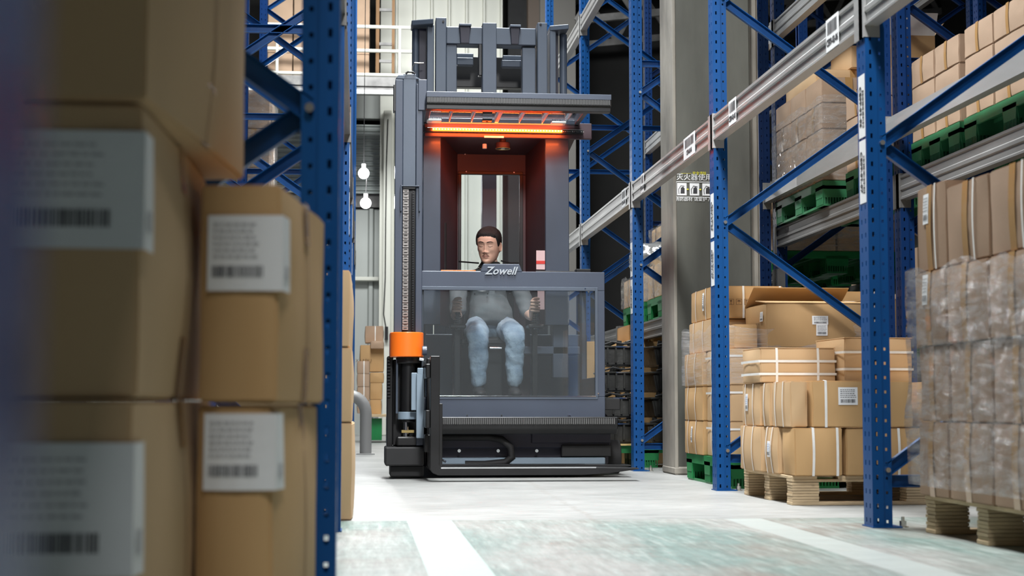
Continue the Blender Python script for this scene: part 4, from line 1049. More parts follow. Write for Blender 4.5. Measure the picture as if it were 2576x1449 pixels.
tp(MB().tube([at(1105, 1118, 9.46), at(1104, 1140, 9.46), at(1108, 1155, 9.46), at(1122, 1162, 9.46)], .006, 8), 'brake_pipe', CHROME, 0, True)
# --- bumper with ribbed strip under the gate
bx0, bx1 = X(1094, 9.42), X(1545, 9.42)
bz1, bz0 = Zp(1049, 9.42), Zp(1092, 9.42)
tp(MB().prism([(9.36, bz1), (9.60, bz1), (9.60, bz0), (9.40, bz0), (9.37, bz0+.03)], 'x', bx0, bx1+.01), 'bumper', BLACK, .004)
rb = MB(); n = 96
for i in range(n):
    x = bx0+.006+(bx1-bx0-.012)*i/n; rb.box(x, x+.006, 9.350, 9.362, Zp(1067, 9.36), Zp(1052, 9.36))
o = tp(rb, 'ribbed_strip', mat('grey rubber ribs', (.11, .11, .11), .5), 0); o['kind'] = 'stuff'
# --- gate: frame, window, lower panel
gx0, gx1 = X(1057, GY), X(1521, GY)
gt, gb = Zp(683, GY), Zp(1050, GY)
wx0, wx1 = X(1057, GY), X(1498, GY)
wt, wb = Zp(730, GY), Zp(998, GY)
g = MB().box(gx0, gx1, GY, GY+.05, wt, gt).box(gx0, gx1, GY, GY+.05, gb, wb).box(wx1, gx1, GY, GY+.05, wb, wt).box(gx0-.03, wx0+.012, GY, GY+.05, wb, wt)
gate = tp(g, 'gate', GREY, .003)
hx0, hx1 = X(1213, GY), X(1309, GY)
MB().prism([(hx0-.01, gt-.001), (hx1+.012, gt-.001), (hx1-.006, gt+.045), (hx0+.006, gt+.045)], 'y', GY-.001, GY+.051).build('raised_crest', GREY, gate, .003, origin=TO)
pc = (at(1259, 682, GY-.008)) - TO
put_text('lettering', 'Zowell', .066, mat('bright silver lettering', (.48, .52, .56), .3, .4), gate, pc, (R(90), 0, 0), depth=.004, shear=.35, bold=.0012)
MB().box(wx0+.004, wx1-.002, GY-.004, GY+.004, wt-.002, wt+.02).box(wx0+.004, wx1+.012, GY-.004, GY+.002, wb-.016, wb+.002).box(wx1-.004, wx1+.014, GY-.004, GY+.002, wb, wt+.02).build('window_trim', GREY_M, gate, .002, origin=TO)
MB().box(wx0, wx1, GY-.006, GY+.004, wb-.002, wb+.006).build('sill_edge', CHROME, gate, .001, origin=TO, label='bright metal sill edge')
MB().box(wx0, wx1, GY+.012, GY+.018, wb, wt).build('window_pane', GLASS, gate, origin=TO)
for px, py in ((1472, 726), (1430, 1044), (1434, 1044), (1175, 1044), (1262, 1044), (1560-55, 990)):
    p = at(px, py, GY-.003); MB().cyl((p.x, GY-.006, p.z), (p.x, GY, p.z), .0045, 8).build('screw', CHROME, gate, origin=TO)
# cab tub: right side wall (with opening), floor, console
tp(MB().box(.36, 1.56, GY+.05, 10.75, .40, .47), 'cab_floor', BLACKM, .004)
tp(MB().box(gx1-.03, gx1, GY+.05, GY+.10, .47, gt).box(gx1-.03, gx1, GY+.05, 10.4, gt-.06, gt).box(gx1-.03, gx1, 10.3, 10.4, .47, gt).box(gx1-.03, gx1, GY+.05, 10.4, .47, .60), 'cab_side', GREY, .004)
tp(MB().box(.34, .37, GY+.05, 10.4, .47, gt), 'cab_side', GREY, .004)
# --- operator cab upper: pillars, lining, rear wall with window
PYF = 9.95
lx0, lx1 = X(1063, PYF), X(1108, PYF); rx0, rx1 = X(1372, PYF), X(1432, PYF)
ztop = Zp(338, PYF)
tp(MB().box(lx0, lx1, PYF, PYF+.04, gt-.3, ztop), 'cab_pillar', GREY, .004)
tp(MB().box(rx0, rx1, PYF, PYF+.04, gt-.3, ztop), 'cab_pillar', GREY, .004)
BY = 10.42
ix0, ix1 = X(1150, BY), X(1322, BY)
tp(MB().prism([(lx1-.002, PYF+.02), (ix0, BY), (ix0-.03, BY), (lx1-.03, PYF+.02)], 'z', gt-.3, ztop), 'inner_lining', MAROON, 0)
tp(MB().prism([(rx0+.002, PYF+.02), (ix1, BY), (ix1+.03, BY), (rx0+.03, PYF+.02)], 'z', gt-.3, ztop), 'inner_lining', MAROON, 0)
ow0, ow1, owt = X(1160, BY), X(1307, BY), Zp(440, BY)
rw = tp(MB().box(ix0-.03, ix1+.03, BY, BY+.03, owt, ztop).box(ix0-.03, ow0, BY, BY+.03, .47, owt).box(ow1, ix1+.03, BY, BY+.03, .47, owt).box(ow0, ow1, BY, BY+.03, .47, 1.15), 'rear_wall', MAROON, .003)
MB().box(ow0-.022, ow1+.022, BY-.008, BY, owt, owt+.02).box(ow0-.022, ow0, BY-.008, BY, 1.15, owt).box(ow1, ow1+.022, BY-.008, BY, 1.15, owt).build('window_frame', BLACK, rw, .002, origin=TO)
MB().box(ow0, ow1, BY+.008, BY+.012, 1.15, owt).build('window_pane', GLASS2, rw, origin=TO)
for px, py in ((1173, 432), (1293, 434)):
    p = at(px, py, BY-.01); MB().cyl((p.x, BY-.014, p.z), (p.x, BY, p.z), .005, 8).build('bolt', CHROME, rw, origin=TO)
for px, py in ((1170, 377), (1170, 388)):
    p = at(px, py, BY-.01); MB().cyl((p.x, BY-.01, p.z), (p.x, BY, p.z), .004, 8).build('rivet', WHITE, rw, origin=TO)
# header behind the light bar, roof, speaker/fan and lamps
tp(MB().prism([(PYF-.02, ztop+.0), (BY+.03, ztop-.06), (BY+.03, ztop+.16), (PYF-.02, ztop+.14)], 'x', lx0, rx1+.05), 'roof_lining', MAROON, .004)
RYF = 9.55
rf0, rf1 = X(1071, 9.35), X(1540, 9.35)
zt1, zt0 = Zp(229, 9.35, 1071), Zp(272, 9.35, 1071)
gd = tp(MB().prism([(9.35, zt1-.004), (9.40, zt1), (9.44, zt1), (9.44, zt0), (9.37, zt0), (9.37, zt0+.028), (9.35, zt0+.03)], 'x', rf0, rf1), 'guard_front_beam', BLACK, .003)
tp(MB().box(rf0, rf1, 9.345, 9.352, zt1-.035, zt1-.002), 'guard_fascia', GREY, .002)
rb = MB()
for i in range(118):
    x = rf0+.006+(rf1-rf0-.012)*i/118; rb.box(x, x+.0045, 9.341, 9.350, zt1-.066, zt1-.036)
o = rb.build('ribbed_strip', bpy.data.materials['grey rubber ribs'], gd, origin=TO); o['kind'] = 'stuff'
tp(MB().box(rf0, rf0+.03, 9.44, 10.4, zt0, zt1-.02).box(rf1-.16, rf1-.13, 9.44, 9.86, zt0, zt1-.02).box(rf0, rf1-.13, 9.82, 9.86, zt0-.0, zt0+.03), 'guard_side_rail', GREY, .003)
for i, px in enumerate((1075, 1135, 1193, 1255, 1318, 1378, 1438)):
    x = X(px, 9.5); wd = .022 if px == 1255 else .007
    tp(MB().box(x, x+wd, 9.44, 9.84, zt0+.004, zt0+.030), 'guard_bar', GREY_L, .001)
tp(MB().box(rf0+.02, rf1-.14, 9.44, 9.84, zt0+.034, zt0+.040), 'guard_glass', GLASS2, 0)
# side corner bracket hanging at the right
# header panel with led bar
HY = 9.88
hx0, hx1 = X(1066, HY), X(1490, HY)
tp(MB().box(hx0, hx1, HY, HY+.03, Zp(347, HY), zt0+.02), 'header_panel', MAROON, .003)
lz = Zp(327, HY-.03, 1250)
led = tp(MB().box(X(1066, HY), X(1467, HY), HY-.022, HY, lz-.016, lz+.012), 'light_bar', BLACK, .003)
l0, l1 = X(1087, HY-.03), X(1415, HY-.03); tl = (Zp(322, HY-.03, 1087)-Zp(331, HY-.03, 1415))
nled = 44
lm = MB().box(l0, l1, HY-.028, HY-.022, lz-.008, lz+.006)
lm.build('glowing_lens', LEDM, led, origin=TO, label='glowing orange lens')
chips = [(l0+.004+(l1-l0-.008)*i/(nled-1)) for i in range(nled)]
cmesh = MB().box(-.004, .004, -.003, 0, -.004, .004).mesh('led_chip', LEDW)
for x in chips:
    link('led_chip', cmesh, led, Vector((x, HY-.028, lz))-TO)
dk = MB().box(-.003, .003, -.003, 0, -.003, .003).mesh('led_chip', BOLT)
for i in range(12): link('led_chip', dk, led, Vector((l1+.01+i*.0115, HY-.022, lz-.002))-TO, )
al = area('light_bar_glow', ((l0+l1)/2, HY-.012, Zp(352, HY)), (R(42), 0, 0), l1-l0, .02, 1.9, (1, .13, .02), 160); al.name = 'light_bar_glow'
al2 = area('light_bar_glow', ((l0+l1)/2, HY-.05, lz+.01), (R(180), 0, 0), l1-l0, .02, 3, (1, .2, .03), 120)
al3 = area('light_bar_glow', ((l0+l1)/2, HY-.055, lz), (R(90), 0, 0), l1-l0, .03, 4.5, (1, .13, .02), 120)
for px, py in ((1092, 303), (1405, 309)):
    p = at(px, py, 9.75); lp = tp(MB().box(p.x-.045, p.x+.045, 9.72, 9.80, p.z-.008, p.z+.006), 'cab_lamp', WHITE, .003)
    fin = MB()
    for k in range(9): fin.box(p.x-.042+k*.0102, p.x-.038+k*.0102, 9.73, 9.79, p.z+.006, p.z+.016)
    fin.build('heat_fins', CHROME, lp, origin=TO)
p = at(1225, 303, 9.8); tp(MB().box(p.x-.03, p.x+.03, 9.76, 9.84, p.z-.008, p.z+.008).cyl((p.x, 9.8, p.z), (p.x, 9.8, zt0), .008, 8), 'camera_unit', BLACK, .002)
p = at(1265, 373, 10.05); fn = tp(MB().cyl((p.x, 10.05, p.z+.035), (p.x, 10.05, p.z), .046, 28).cyl((p.x, 10.05, p.z+.04), (p.x, 10.05, p.z+.06), .02, 12), 'cab_speaker', MAROON, .002, True)
rg = MB().tube([(p.x+.046*math.cos(t*math.pi/16), 10.05+.046*math.sin(t*math.pi/16), p.z-.002) for t in range(33)], .003, 6); rg.build('ring', BRASS, fn, origin=TO, smooth=True)
MB().cyl((p.x, 10.05, p.z-.001), (p.x, 10.05, p.z-.006), .014, 12).build('cone', WHITE, fn, origin=TO)
p = at(1219, 374, 10.05); tp(MB().cyl((p.x, 10.05, p.z+.03), (p.x, 10.05, p.z), .014, 16), 'roof_lamp', WHITE, .001, True)
p = at(1243, 344, HY-.01); tp(MB().box(p.x-.062, p.x+.062, HY-.006, HY, p.z-.006, p.z+.006), 'warning_sticker', PAPER, 0)
# console tops, controls
tp(MB().box(X(1105, 9.6), X(1210, 9.6), GY+.05, GY+.30, gt-.03, gt+.006), 'left_console', BLACK, .004)
tp(MB().box(X(1345, 9.6), X(1445, 9.6), GY+.05, GY+.22, gt-.01, gt+.010), 'document_tray', BLACK, .003)
tp(MB().box(X(1108, 9.6), X(1195, 9.6), GY+.048, GY+.052, gt+.001, gt+.010), 'orange_edge', ORANGE, .001)
tp(MB().box(X(1447, 9.56), X(1485, 9.56), GY+.03, GY+.1, gt, gt+.022), 'gate_latch', BLACK, .004)
tgp = at(1361, 658, 9.9); 
tgs = tp(MB().box(tgp.x-.03, tgp.x+.025, 9.90, 9.904, tgp.z-.05, tgp.z+.07), 'inspection_tag', PINK, 0)
MB().box(tgp.x-.03, tgp.x+.025, 9.898, 9.90, tgp.z-.015, tgp.z+.005).build('red_band', RED, tgs, origin=TO)
p = at(1361, 755, 9.9); tp(MB().box(p.x-.022, p.x+.022, 9.90, 9.904, p.z-.06, p.z+.06), 'inspection_tag', PINK, .002)
p = at(1112, 640, 9.95); tp(MB().cyl((X(1115, 10.1), 10.1, gt-.05), (X(1115, 10.1), 10.1, Zp(562, 10.1)), .022, 12), 'headrest_post', BLACKM, .002, True)
# armrest edge line visible behind driver shoulders
p = at(1155, 658, 10.25); q = at(1315, 660, 10.25)
tp(MB().tube([p, at(1180, 660, 10.2), at(1205, 662, 10.2)], .005, 6).tube([at(1260, 656, 10.2), at(1285, 662, 10.2), at(1305, 662, 10.2)], .005, 6), 'arm_guide', BLACK, 0, True)
# --- seat
st = tp(MB().box(.63, 1.02, 9.98, 10.33, .80, .86), 'seat', BLACKM, .02, True, seg=3)
MB().box(.66, .99, 10.33, 10.40, .86, 1.30).build('backrest', BLACKM, st, .02, True, origin=TO, seg=3)
MB().box(.76, .89, 10.08, 10.28, .47, .80).build('pedestal', BLACK, st, .005, origin=TO)
MB().cyl(at(1232, 876, 9.92), at(1262, 876, 9.92), .009, 12).build('adjust_lever', CHROME, st, origin=TO, smooth=True)
# --- dark rear guts seen through the window
tp(MB().box(.42, 1.5, 10.55, 10.60, .47, .9), 'rear_bulkhead', GREY_M, .004)
tp(MB().box(X(1325, 9.8), X(1470, 9.8), 10.0, 10.3, .75, .80).box(X(1400, 9.8), X(1440, 9.8), 10.0, 10.1, .6, .95), 'side_console', GREY, .005)
# --- control levers with bellows
def lever(px, py, Y, top):
    p = at(px, py, Y); b = MB()
    for k in range(6): b.cyl((p.x, Y, p.z-.06+k*.012), (p.x, Y, p.z-.052+k*.012), .026-.0015*k, 20)
    o = tp(b, 'control_lever', BLACKM, .001, True)
    MB().cyl((p.x, Y, p.z-.09), (p.x, Y, p.z+.03), .012, 12).build('stem', CHROME, o, origin=TO)
    MB().cyl((p.x, Y, p.z+.0), (p.x, Y, p.z+.085), .016, 12).build('grip', BLACK, o, origin=TO, smooth=True)
    MB().box(p.x-.05, p.x+.05, Y-.03, Y+.12, p.z-.085, p.z-.06).build('console', BLACK, o, .006, origin=TO)
    MB().box(p.x-.015, p.x+.015, Y+.05, Y+.1, .47, p.z-.08).build('stand', BLACK, o, origin=TO)
    return p
LH = lever(1152, 792, 9.78, 1); RH = lever(1348, 792, 9.78, 1)
# --- auxiliary mast on the left with chains
AY = 9.46
ax0, ax1 = X(992, AY), X(1062, AY)
zt = Zp(195, AY); zb_ = Zp(838, AY)
tp(MB().box(ax0, X(1012, AY), AY, AY+.09, zb_, Zp(205, AY)), 'aux_mast_rail', GREY, .004)
tp(MB().box(X(1045, AY), ax1, AY, AY+.09, zb_, Zp(215, AY)), 'aux_mast_rail', GREY, .004)
tp(MB().box(X(1012, AY), X(1045, AY), AY+.012, AY+.07, Zp(470, AY), Zp(190, AY)), 'aux_mast_core', GREY_M, .003)
tp(MB().box(X(1012, AY), X(1047, AY), AY+.03, AY+.07, zb_, Zp(470, AY)), 'chain_channel', BLACK, .003)
tp(MB().box(X(1050, AY), X(1072, AY), AY-.012, AY+.02, Zp(282, AY), Zp(205, AY)), 'mast_bracket', GREY, .003)
tp(MB().box(X(987, AY), X(994, AY), AY, AY+.07, Zp(285, AY), Zp(218, AY)), 'marker_lamp', BLACK, .003)
tp(MB().prism([(ax0, zt-.02), (ax0+.02, zt+.005), (ax0+.05, zt+.005), (ax1-.05, zt+.0), (ax1-.01, zt-.02)], 'y', AY+.01, AY+.08), 'mast_cap', GREY_M, .003)
tp(MB().tube([(X(1018, AY), AY, zt+.01), (X(1024, AY), AY, zt+.022), (X(1036, AY), AY, zt+.022), (X(1042, AY), AY, zt+.01)], .006, 8), 'hose_clip', BLACK, 0, True)
fr = MB(); fz1, fz0 = Zp(471, AY), Zp(535, AY)
fx0, fx1 = X(1006, AY), X(1056, AY)
fr.box(fx0, fx0+.008, AY-.022, AY, fz0, fz1).box(fx1-.008, fx1, AY-.022, AY, fz0, fz1).box(fx0, fx1, AY-.022, AY, fz1-.006, fz1)
tp(fr, 'chain_anchor', GREY_M, .002)
lk = MB().box(-.017, -.009, -.006, 0, -.0085, .0085).box(.009, .017, -.006, 0, -.0085, .0085).cyl((-.016, -.004, .006), (.016, -.004, .006), .0035, 8).cyl((-.016, -.004, -.006), (.016, -.004, -.006), .0035, 8).mesh('chain_link', mat('dull chain steel', (.22, .20, .19), .4, .4))
cz = Zp(485, AY); xk = X(1020, AY-.01); k = 0
while cz > Zp(832, AY):
    link('chain_link', lk, tk, Vector((xk, AY-.002 if k % 2 else AY-.005, cz))-TO); cz -= .0205; k += 1
lk2 = MB().box(-.007, .007, -.005, 0, -.006, .006).cyl((0, -.008, 0), (0, -.004, 0), .0035, 8).mesh('hose_link', BLACK)
rv = MB().cyl((0, -.009, 0), (0, -.006, 0), .0028, 8).mesh('rivet', CHROME)
cz = Zp(485, AY); xk = X(1039, AY-.01)
while cz > Zp(832, AY):
    c = link('energy_chain_link', lk2, tk, Vector((xk, AY+.002, cz))-TO); link('rivet', rv, c); cz -= .0145
# --- orange cap, cylinder and rotator base
ox0, ox1, oz1, oz0 = X(982, 9.34), X(1067, 9.34), Zp(836, 9.30), Zp(898, 9.30)
n = 20; pts = [(ox0, 9.62)] + [((ox0+ox1)/2 - (ox1-ox0)/2*math.cos(math.pi*t/n), 9.40 - .10*math.sin(math.pi*t/n)) for t in range(n+1)] + [(ox1, 9.62)]
tp(MB().prism(pts, 'z', oz0, oz1), 'orange_cover', ORANGE, .004, True)
cxm = X(1028, 9.4); 
cy = tp(MB().cyl((cxm, 9.42, Zp(1062, 9.4)), (cxm, 9.42, oz0), .042, 28), 'lift_cylinder', BLACK, 0, True)
MB().cyl((cxm-.01, 9.42, Zp(1100, 9.4)), (cxm-.01, 9.42, oz0), .020, 16).build('piston_rod', CHROME, cy, origin=TO, smooth=True)
MB().cyl((cxm, 9.42, Zp(1055, 9.4)), (cxm, 9.42, Zp(1036, 9.4)), .060, 28).build('collar', GREY_L, cy, .003, True, origin=TO)
MB().cyl((cxm, 9.42, Zp(915, 9.4)), (cxm, 9.42, oz0), .072, 28).build('top_collar', BLACK, cy, .003, True, origin=TO)
MB().box(cxm-.038, cxm+.038, 9.40, 9.44, Zp(1089, 9.4), Zp(1081, 9.4)).cyl((cxm-.006, 9.42, Zp(1098, 9.4)), (cxm-.006, 9.42, Zp(1066, 9.4)), .016, 6).build('union_nut', BRASS, cy, .002, origin=TO)
tp(MB().cyl((X(1000, 9.4), 9.40, Zp(1040, 9.4)), (X(1000, 9.4), 9.40, Zp(905, 9.4)), .007, 10), 'side_rod', GREY_M, 0, True)
tp(MB().box(X(975, 9.44), X(990, 9.44), 9.44, 9.62, Zp(1130, 9.44), Zp(897, 9.44)), 'side_frame', BLACK, .005)
ch = MB()
for k in range(13): ch.box(X(976, 9.43), X(984, 9.43), 9.425, 9.442, Zp(1000, 9.44)+k*.019, Zp(1000, 9.44)+k*.019+.011)
tp(ch, 'bumpy_cable_strip', BLACKM, .002)
tp(MB().box(X(990, 9.5), X(1062, 9.5), 9.50, 9.70, Zp(1120, 9.5), Zp(905, 9.5)), 'carriage_back', BLACKM, .004)
tp(MB().box(X(1000, 9.38), X(1066, 9.38), 9.34, 9.62, Zp(1122, 9.38), Zp(1098, 9.38)), 'rotator_block', BLACK, .008)
tp(MB().box(X(1048, 9.38), X(1066, 9.38), 9.33, 9.40, Zp(1120, 9.38), Zp(1098, 9.38)), 'rotator_pad', GREY, .004)
tp(MB().box(X(971, 9.30), X(1068, 9.30), 9.28, 9.70, Zp(1171, 9.3), Zp(1124, 9.3)), 'rotator_base', BLACKM, .008)
tp(MB().box(X(984, 9.34), X(1068, 9.34), 9.34, 9.70, .012, Zp(1171, 9.34)), 'rotator_foot', BLACKM, .006)
tp(MB().box(X(1036, 9.30), X(1051, 9.30), 9.30, 9.32, Zp(1032, 9.3), Zp(938, 9.3)), 'side_shift_plate', GREY_L, .003)
tp(MB().box(X(1049, 9.27), X(1068, 9.27), 9.27, 9.30, Zp(1102, 9.27), Zp(940, 9.27)).box(X(1051, 9.27), X(1066, 9.27), 9.27, 9.30, Zp(942, 9.27), Zp(926, 9.27)), 'side_shift_plate', GREY_L, .003)
tp(MB().cyl(at(1062, 882, 9.32), at(1074, 882, 9.32), .028, 12), 'guide_roller', GREY, .002, True)
tp(MB().cyl(at(1055, 903, 9.28), at(1066, 905, 9.28), .010, 12), 'fork_pin', CHROME, 0, True)
# --- forks: L shaped tines pointing into the right rack
for k, FYy in enumerate((8.93, 9.40)):
    x0, x1 = .385, .385+.052
    zf = .062
    tip = 1.565 if k == 0 else 1.60
    top = Zp(896, 8.93)
    prof = [(x0, .075), (x0+.012, .050), (x0+.045, .036), (1.25, .036), (1.40, .045), (tip, .068), (tip, .074), (1.3, zf+.018), (x1+.012, zf+.020), (x1, zf+.034), (x1, top), (x0, top)]
    # the tine of the near fork carries the step at the inner side
    fk = tp(MB().prism(prof, 'y', FYy, FYy+.12), 'fork', BLACK, .003, label=None)
    MB().box(x1+.008, 1.32, FYy-.001, FYy+.003, zf+.012, zf+.0195).build('edge_highlight', CHROME, fk, origin=TO, label='bright strip drawn as the top edge highlight')  # bright strip stands in for the highlight along the tine
    MB().box(x1-.002, x1+.016, FYy+.004, FYy+.10, zf+.02, Zp(1015, 8.93)).build('heel_plate', BLACK, fk, .002, origin=TO)
tp(MB().box(.36, .385, 8.95, 9.50, .30, .40).box(.36, .385, 8.95, 9.50, .58, .66), 'fork_carriage', BLACK, .004)
tp(MB().box(.36, .40, 9.10, 9.50, .16, .26), 'carriage_arm', BLACK, .004)
# --- main mast behind the cab
MY = 10.70
mz = lambda py: Zp(py, MY)
def mbox(name, p0, p1, t, b, y0=0, dy=.08, m=GREY_M, bev=.004):
    return tp(MB().box(X(p0, MY+y0), X(p1, MY+y0), MY+y0, MY+y0+dy, b if b < 3 else b, t), name, m, bev)
low = .3
mbox('outer_mast_rail', 1072, 1090, mz(62), low, .05, .16)
mbox('outer_mast_rail', 1384, 1400, mz(70), low, .05, .16)
mbox('inner_mast_rail', 1094, 1121, mz(48), low, 0, .12)
mbox('inner_mast_rail', 1353, 1378, mz(55), low, 0, .12)
mbox('mast_plate', 1121, 1148, mz(108), low, .04, .10)
mbox('mast_plate', 1314, 1348, mz(115), low, .04, .10)
mbox('lift_cylinder_cover', 1213, 1249, mz(62), low, -.04, .12, GREY_M)
tp(MB().box(X(1121, MY), X(1350, MY), MY+.02, MY+.14, mz(112), mz(68)), 'top_crosshead', GREY_M, .006)
for a, b in ((1155, 1182), (1284, 1308)):
    tp(MB().prism([(X(a, MY-.02), mz(68)), (X(b, MY-.02), mz(68)), (X(b-3, MY-.02), mz(112)), (X(a+3, MY-.02), mz(112))], 'y', MY-.015, MY+.02), 'crosshead_pocket', DARKP, .002)
    tp(MB().box(X(a-2, MY), X(b+2, MY), MY-.03, MY+.05, mz(70), mz(64)), 'pocket_lip', GREY_M, .003)
mbox('cross_tie', 1148, 1190, mz(112), mz(124), .3, .06, GREY_M)
mbox('cross_tie', 1148, 1190, mz(127), mz(146), .25, .06, GREY_M)
mbox('cross_tie', 1265, 1314, mz(115), mz(127), .3, .06, GREY_M)
mbox('cross_tie', 1262, 1314, mz(131), mz(149), .25, .06, GREY_M)
mbox('dark_opening_plate', 1140, 1322, mz(104), mz(184), .5, .08, BLACK)  # black plate stands in for the dark opening behind the mast
mbox('chain_sheave', 1203, 1212, mz(110), mz(190), .02, .06, BLACK)
for a, b, t_, s_ in ((1034, 1053, 66, -1), (1411, 1430, 72, 1)):
    xm = (X(a, MY+.1)+X(b, MY+.1))/2; r_ = (X(b, MY+.1)-X(a, MY+.1))/2
    tp(MB().cyl((xm, MY+.15, low), (xm, MY+.15, mz(t_)), r_, 20), 'side_cylinder', GREY_M, 0, True)
    aa, bb = (1033, 1088) if s_ < 0 else (1386, 1432)
    tp(MB().prism([(X(aa, MY), MY+.05), (X(bb, MY), MY-.01), (X(bb, MY), MY+.18), (X(aa, MY), MY+.22)], 'z', mz(t_-1), mz(t_-14)), 'cylinder_bracket', GREY_M, .004)
    tp(MB().box(X(1053 if s_ < 0 else 1400, MY), X(1072 if s_ < 0 else 1411, MY), MY+.12, MY+.16, low, mz(t_)), 'mast_web', DARKP, .002)
tp(MB().tube([at(1042, 158, MY), at(1054, 159, MY), at(1066, 159, MY)], .006, 8).tube([at(1037, 190, MY), at(1038, 168, MY), at(1044, 159, MY)], .003, 6), 'pipe_clamp', BOLT, 0, True)
for px, py in ((1115, 50), (1360, 57)):
    p = at(px, py, MY-.004); tp(MB().cyl((p.x, MY-.006, p.z-.012), (p.x, MY+.01, p.z-.012), .008, 10), 'guide_roller_pin', BLACK, 0, True)
# truck rear body seen through cab window: bright door with the glazing beyond is the far hall

# ------------------------------------------------------------------ the operator
PO = Vector((.80, 10.15, .47))
pr = thing('person', 'seated person in charcoal work shirt and washed jeans, looking down, hands on the levers', 'person', PO)
def skin_mesh(name, verts, edges, m, sub=2, root=0):
    me = bpy.data.meshes.new(name); me.from_pydata([Vector(v[:3])-PO for v in verts], edges, [])
    o = bpy.data.objects.new(name, me); COL.objects.link(o)
    s = o.modifiers.new('s', 'SKIN'); s.use_smooth_shade = True; s.branch_smoothing = .4
    for i, v in enumerate(verts):
        r = v[3] if isinstance(v[3], tuple) else (v[3], v[3]); me.skin_vertices[0].data[i].radius = r
    me.skin_vertices[0].data[root].use_root = True
    u = o.modifiers.new('u', 'SUBSURF'); u.levels = sub; u.render_levels = sub
    dg = bpy.context.evaluated_depsgraph_get(); dg.update(); out = bpy.data.meshes.new_from_object(o.evaluated_get(dg))
    bpy.data.objects.remove(o); out.materials.clear(); out.materials.append(m)
    for p in out.polygons: p.use_smooth = True
    return out
def chain(vs, es, pts, start=None):
    prev = start
    for p in pts:
        vs.append(p); i = len(vs)-1
        if prev is not None: es.append((prev, i))
        prev = i
    return prev
YH = 10.12
hd = at(1230, 618, YH)             # head centre
neck = Vector((hd.x+.012, YH+.035, hd.z-.115))
# shoulders
sh_z = 1.235
ls, rs = Vector((.625, 10.17, sh_z)), Vector((.985, 10.17, sh_z))
hip = Vector((.82, 10.17, .93))
kl, kr = at(1203, 845, 9.80), at(1297, 843, 9.80)
fl_, fr_ = at(1204, 985, 9.80), at(1293, 985, 9.80)
wl = Vector((LH.x-.016, 9.86, LH.z-.005)); wr = Vector((RH.x-.012, 9.88, RH.z-.01))
el, er = Vector((.60, 10.06, 1.00)), Vector((1.06, 10.08, 1.01))
# body: one continuous surface (torso, arms, legs)
V, E_ = [], []
V.append((hip.x, hip.y, hip.z, (.11, .075)))
c1 = chain(V, E_, [(.82, 10.18, 1.04, (.11, .07)), (.815, 10.19, 1.15, (.12, .07)), (.81, 10.18, 1.235, (.09, .055)), (neck.x, neck.y, neck.z+.01, .052), (neck.x, neck.y-.012, neck.z+.055, .050)], 0)
for s, e, w_ in ((ls, el, wl), (rs, er, wr)):
    chain(V, E_, [(s.x, s.y, s.z, .052), (*(s*.5+e*.5), .045), (*e, .040), (*(e*.5+w_*.5), .034), (*w_, (.023, .028))], 3)
for k_, f_, sx in ((kl, fl_, -.085), (kr, fr_, .085)):
    chain(V, E_, [(hip.x+sx*1.1, 10.13, .915, .062), (*(Vector((hip.x+sx, 10.08, .91))*.5+k_*.5), .050), (*k_, .040), (k_.x*.5+f_.x*.5, k_.y+.02, k_.z*.5+f_.z*.5, .034), (f_.x, f_.y+.02, f_.z+.01, .030)], 0)
body = link('body', skin_mesh('body', V, E_, SKINH), pr)
# jeans
V, E_ = [(hip.x, hip.y, hip.z-.005, (.075, .095))], []
for k_, f_, sx in ((kl, fl_, -.085), (kr, fr_, .085)):
    chain(V, E_, [(hip.x+sx*1.15, 10.13, .915, .088), (*(Vector((hip.x+sx*1.15, 10.08, .915))*.5+k_*.5), .080), (*k_, .070), (k_.x*.6+f_.x*.4, k_.y+.01, k_.z*.6+f_.z*.4, .063), (k_.x*.25+f_.x*.75, f_.y+.005, k_.z*.25+f_.z*.75, .052), (f_.x, f_.y+.01, f_.z+.018, (.049, .052))], 0)
jm = skin_mesh('jeans', V, E_, JEANS, 3)
for v in jm.vertices:
    q = v.co; f_ = noise.noise(q*14)*.010 + noise.noise(Vector((q.x*34+q.z*22, q.y*10, q.z*16)))*.008 + noise.noise(Vector((q.x*14, q.y*10, q.z*42)))*.003
    v.co += v.normal*f_
link('jeans', jm, pr)
sm_ = MB()
# shirt: torso plus upper arms and forearm sleeves to below elbow
V, E_ = [(.82, 10.13, .905, (.168, .125)), (.82, 10.15, .97, (.160, .120))], [(0, 1)]
chain(V, E_, [(.82, 10.165, 1.05, (.152, .112)), (.815, 10.18, 1.14, (.162, .108)), (.81, 10.18, 1.225, (.13, .085)), (neck.x, neck.y+.01, neck.z-.025, (.066, .066))], 1)
for s, e, w_ in ((ls, el, wl), (rs, er, wr)):
    chain(V, E_, [(s.x, s.y, s.z, .066), (*(s*.5+e*.5), .060), (*(s*.08+e*.92), .056), (*(e*.72+w_*.28), .048)], 4)
shm = skin_mesh('shirt', V, E_, SHIRT, 3)
shm.materials.append(DSHIRT)
for v in shm.vertices:
    q = v.co; v.co += v.normal*(noise.noise(q*9)*.010 + noise.noise(Vector((q.x*12+q.z*20, q.y*8, q.z*26)))*.007)
for p in shm.polygons:
    if p.center.z + PO.z > 1.215: p.material_index = 1
sh_o = link('shirt', shm, pr)
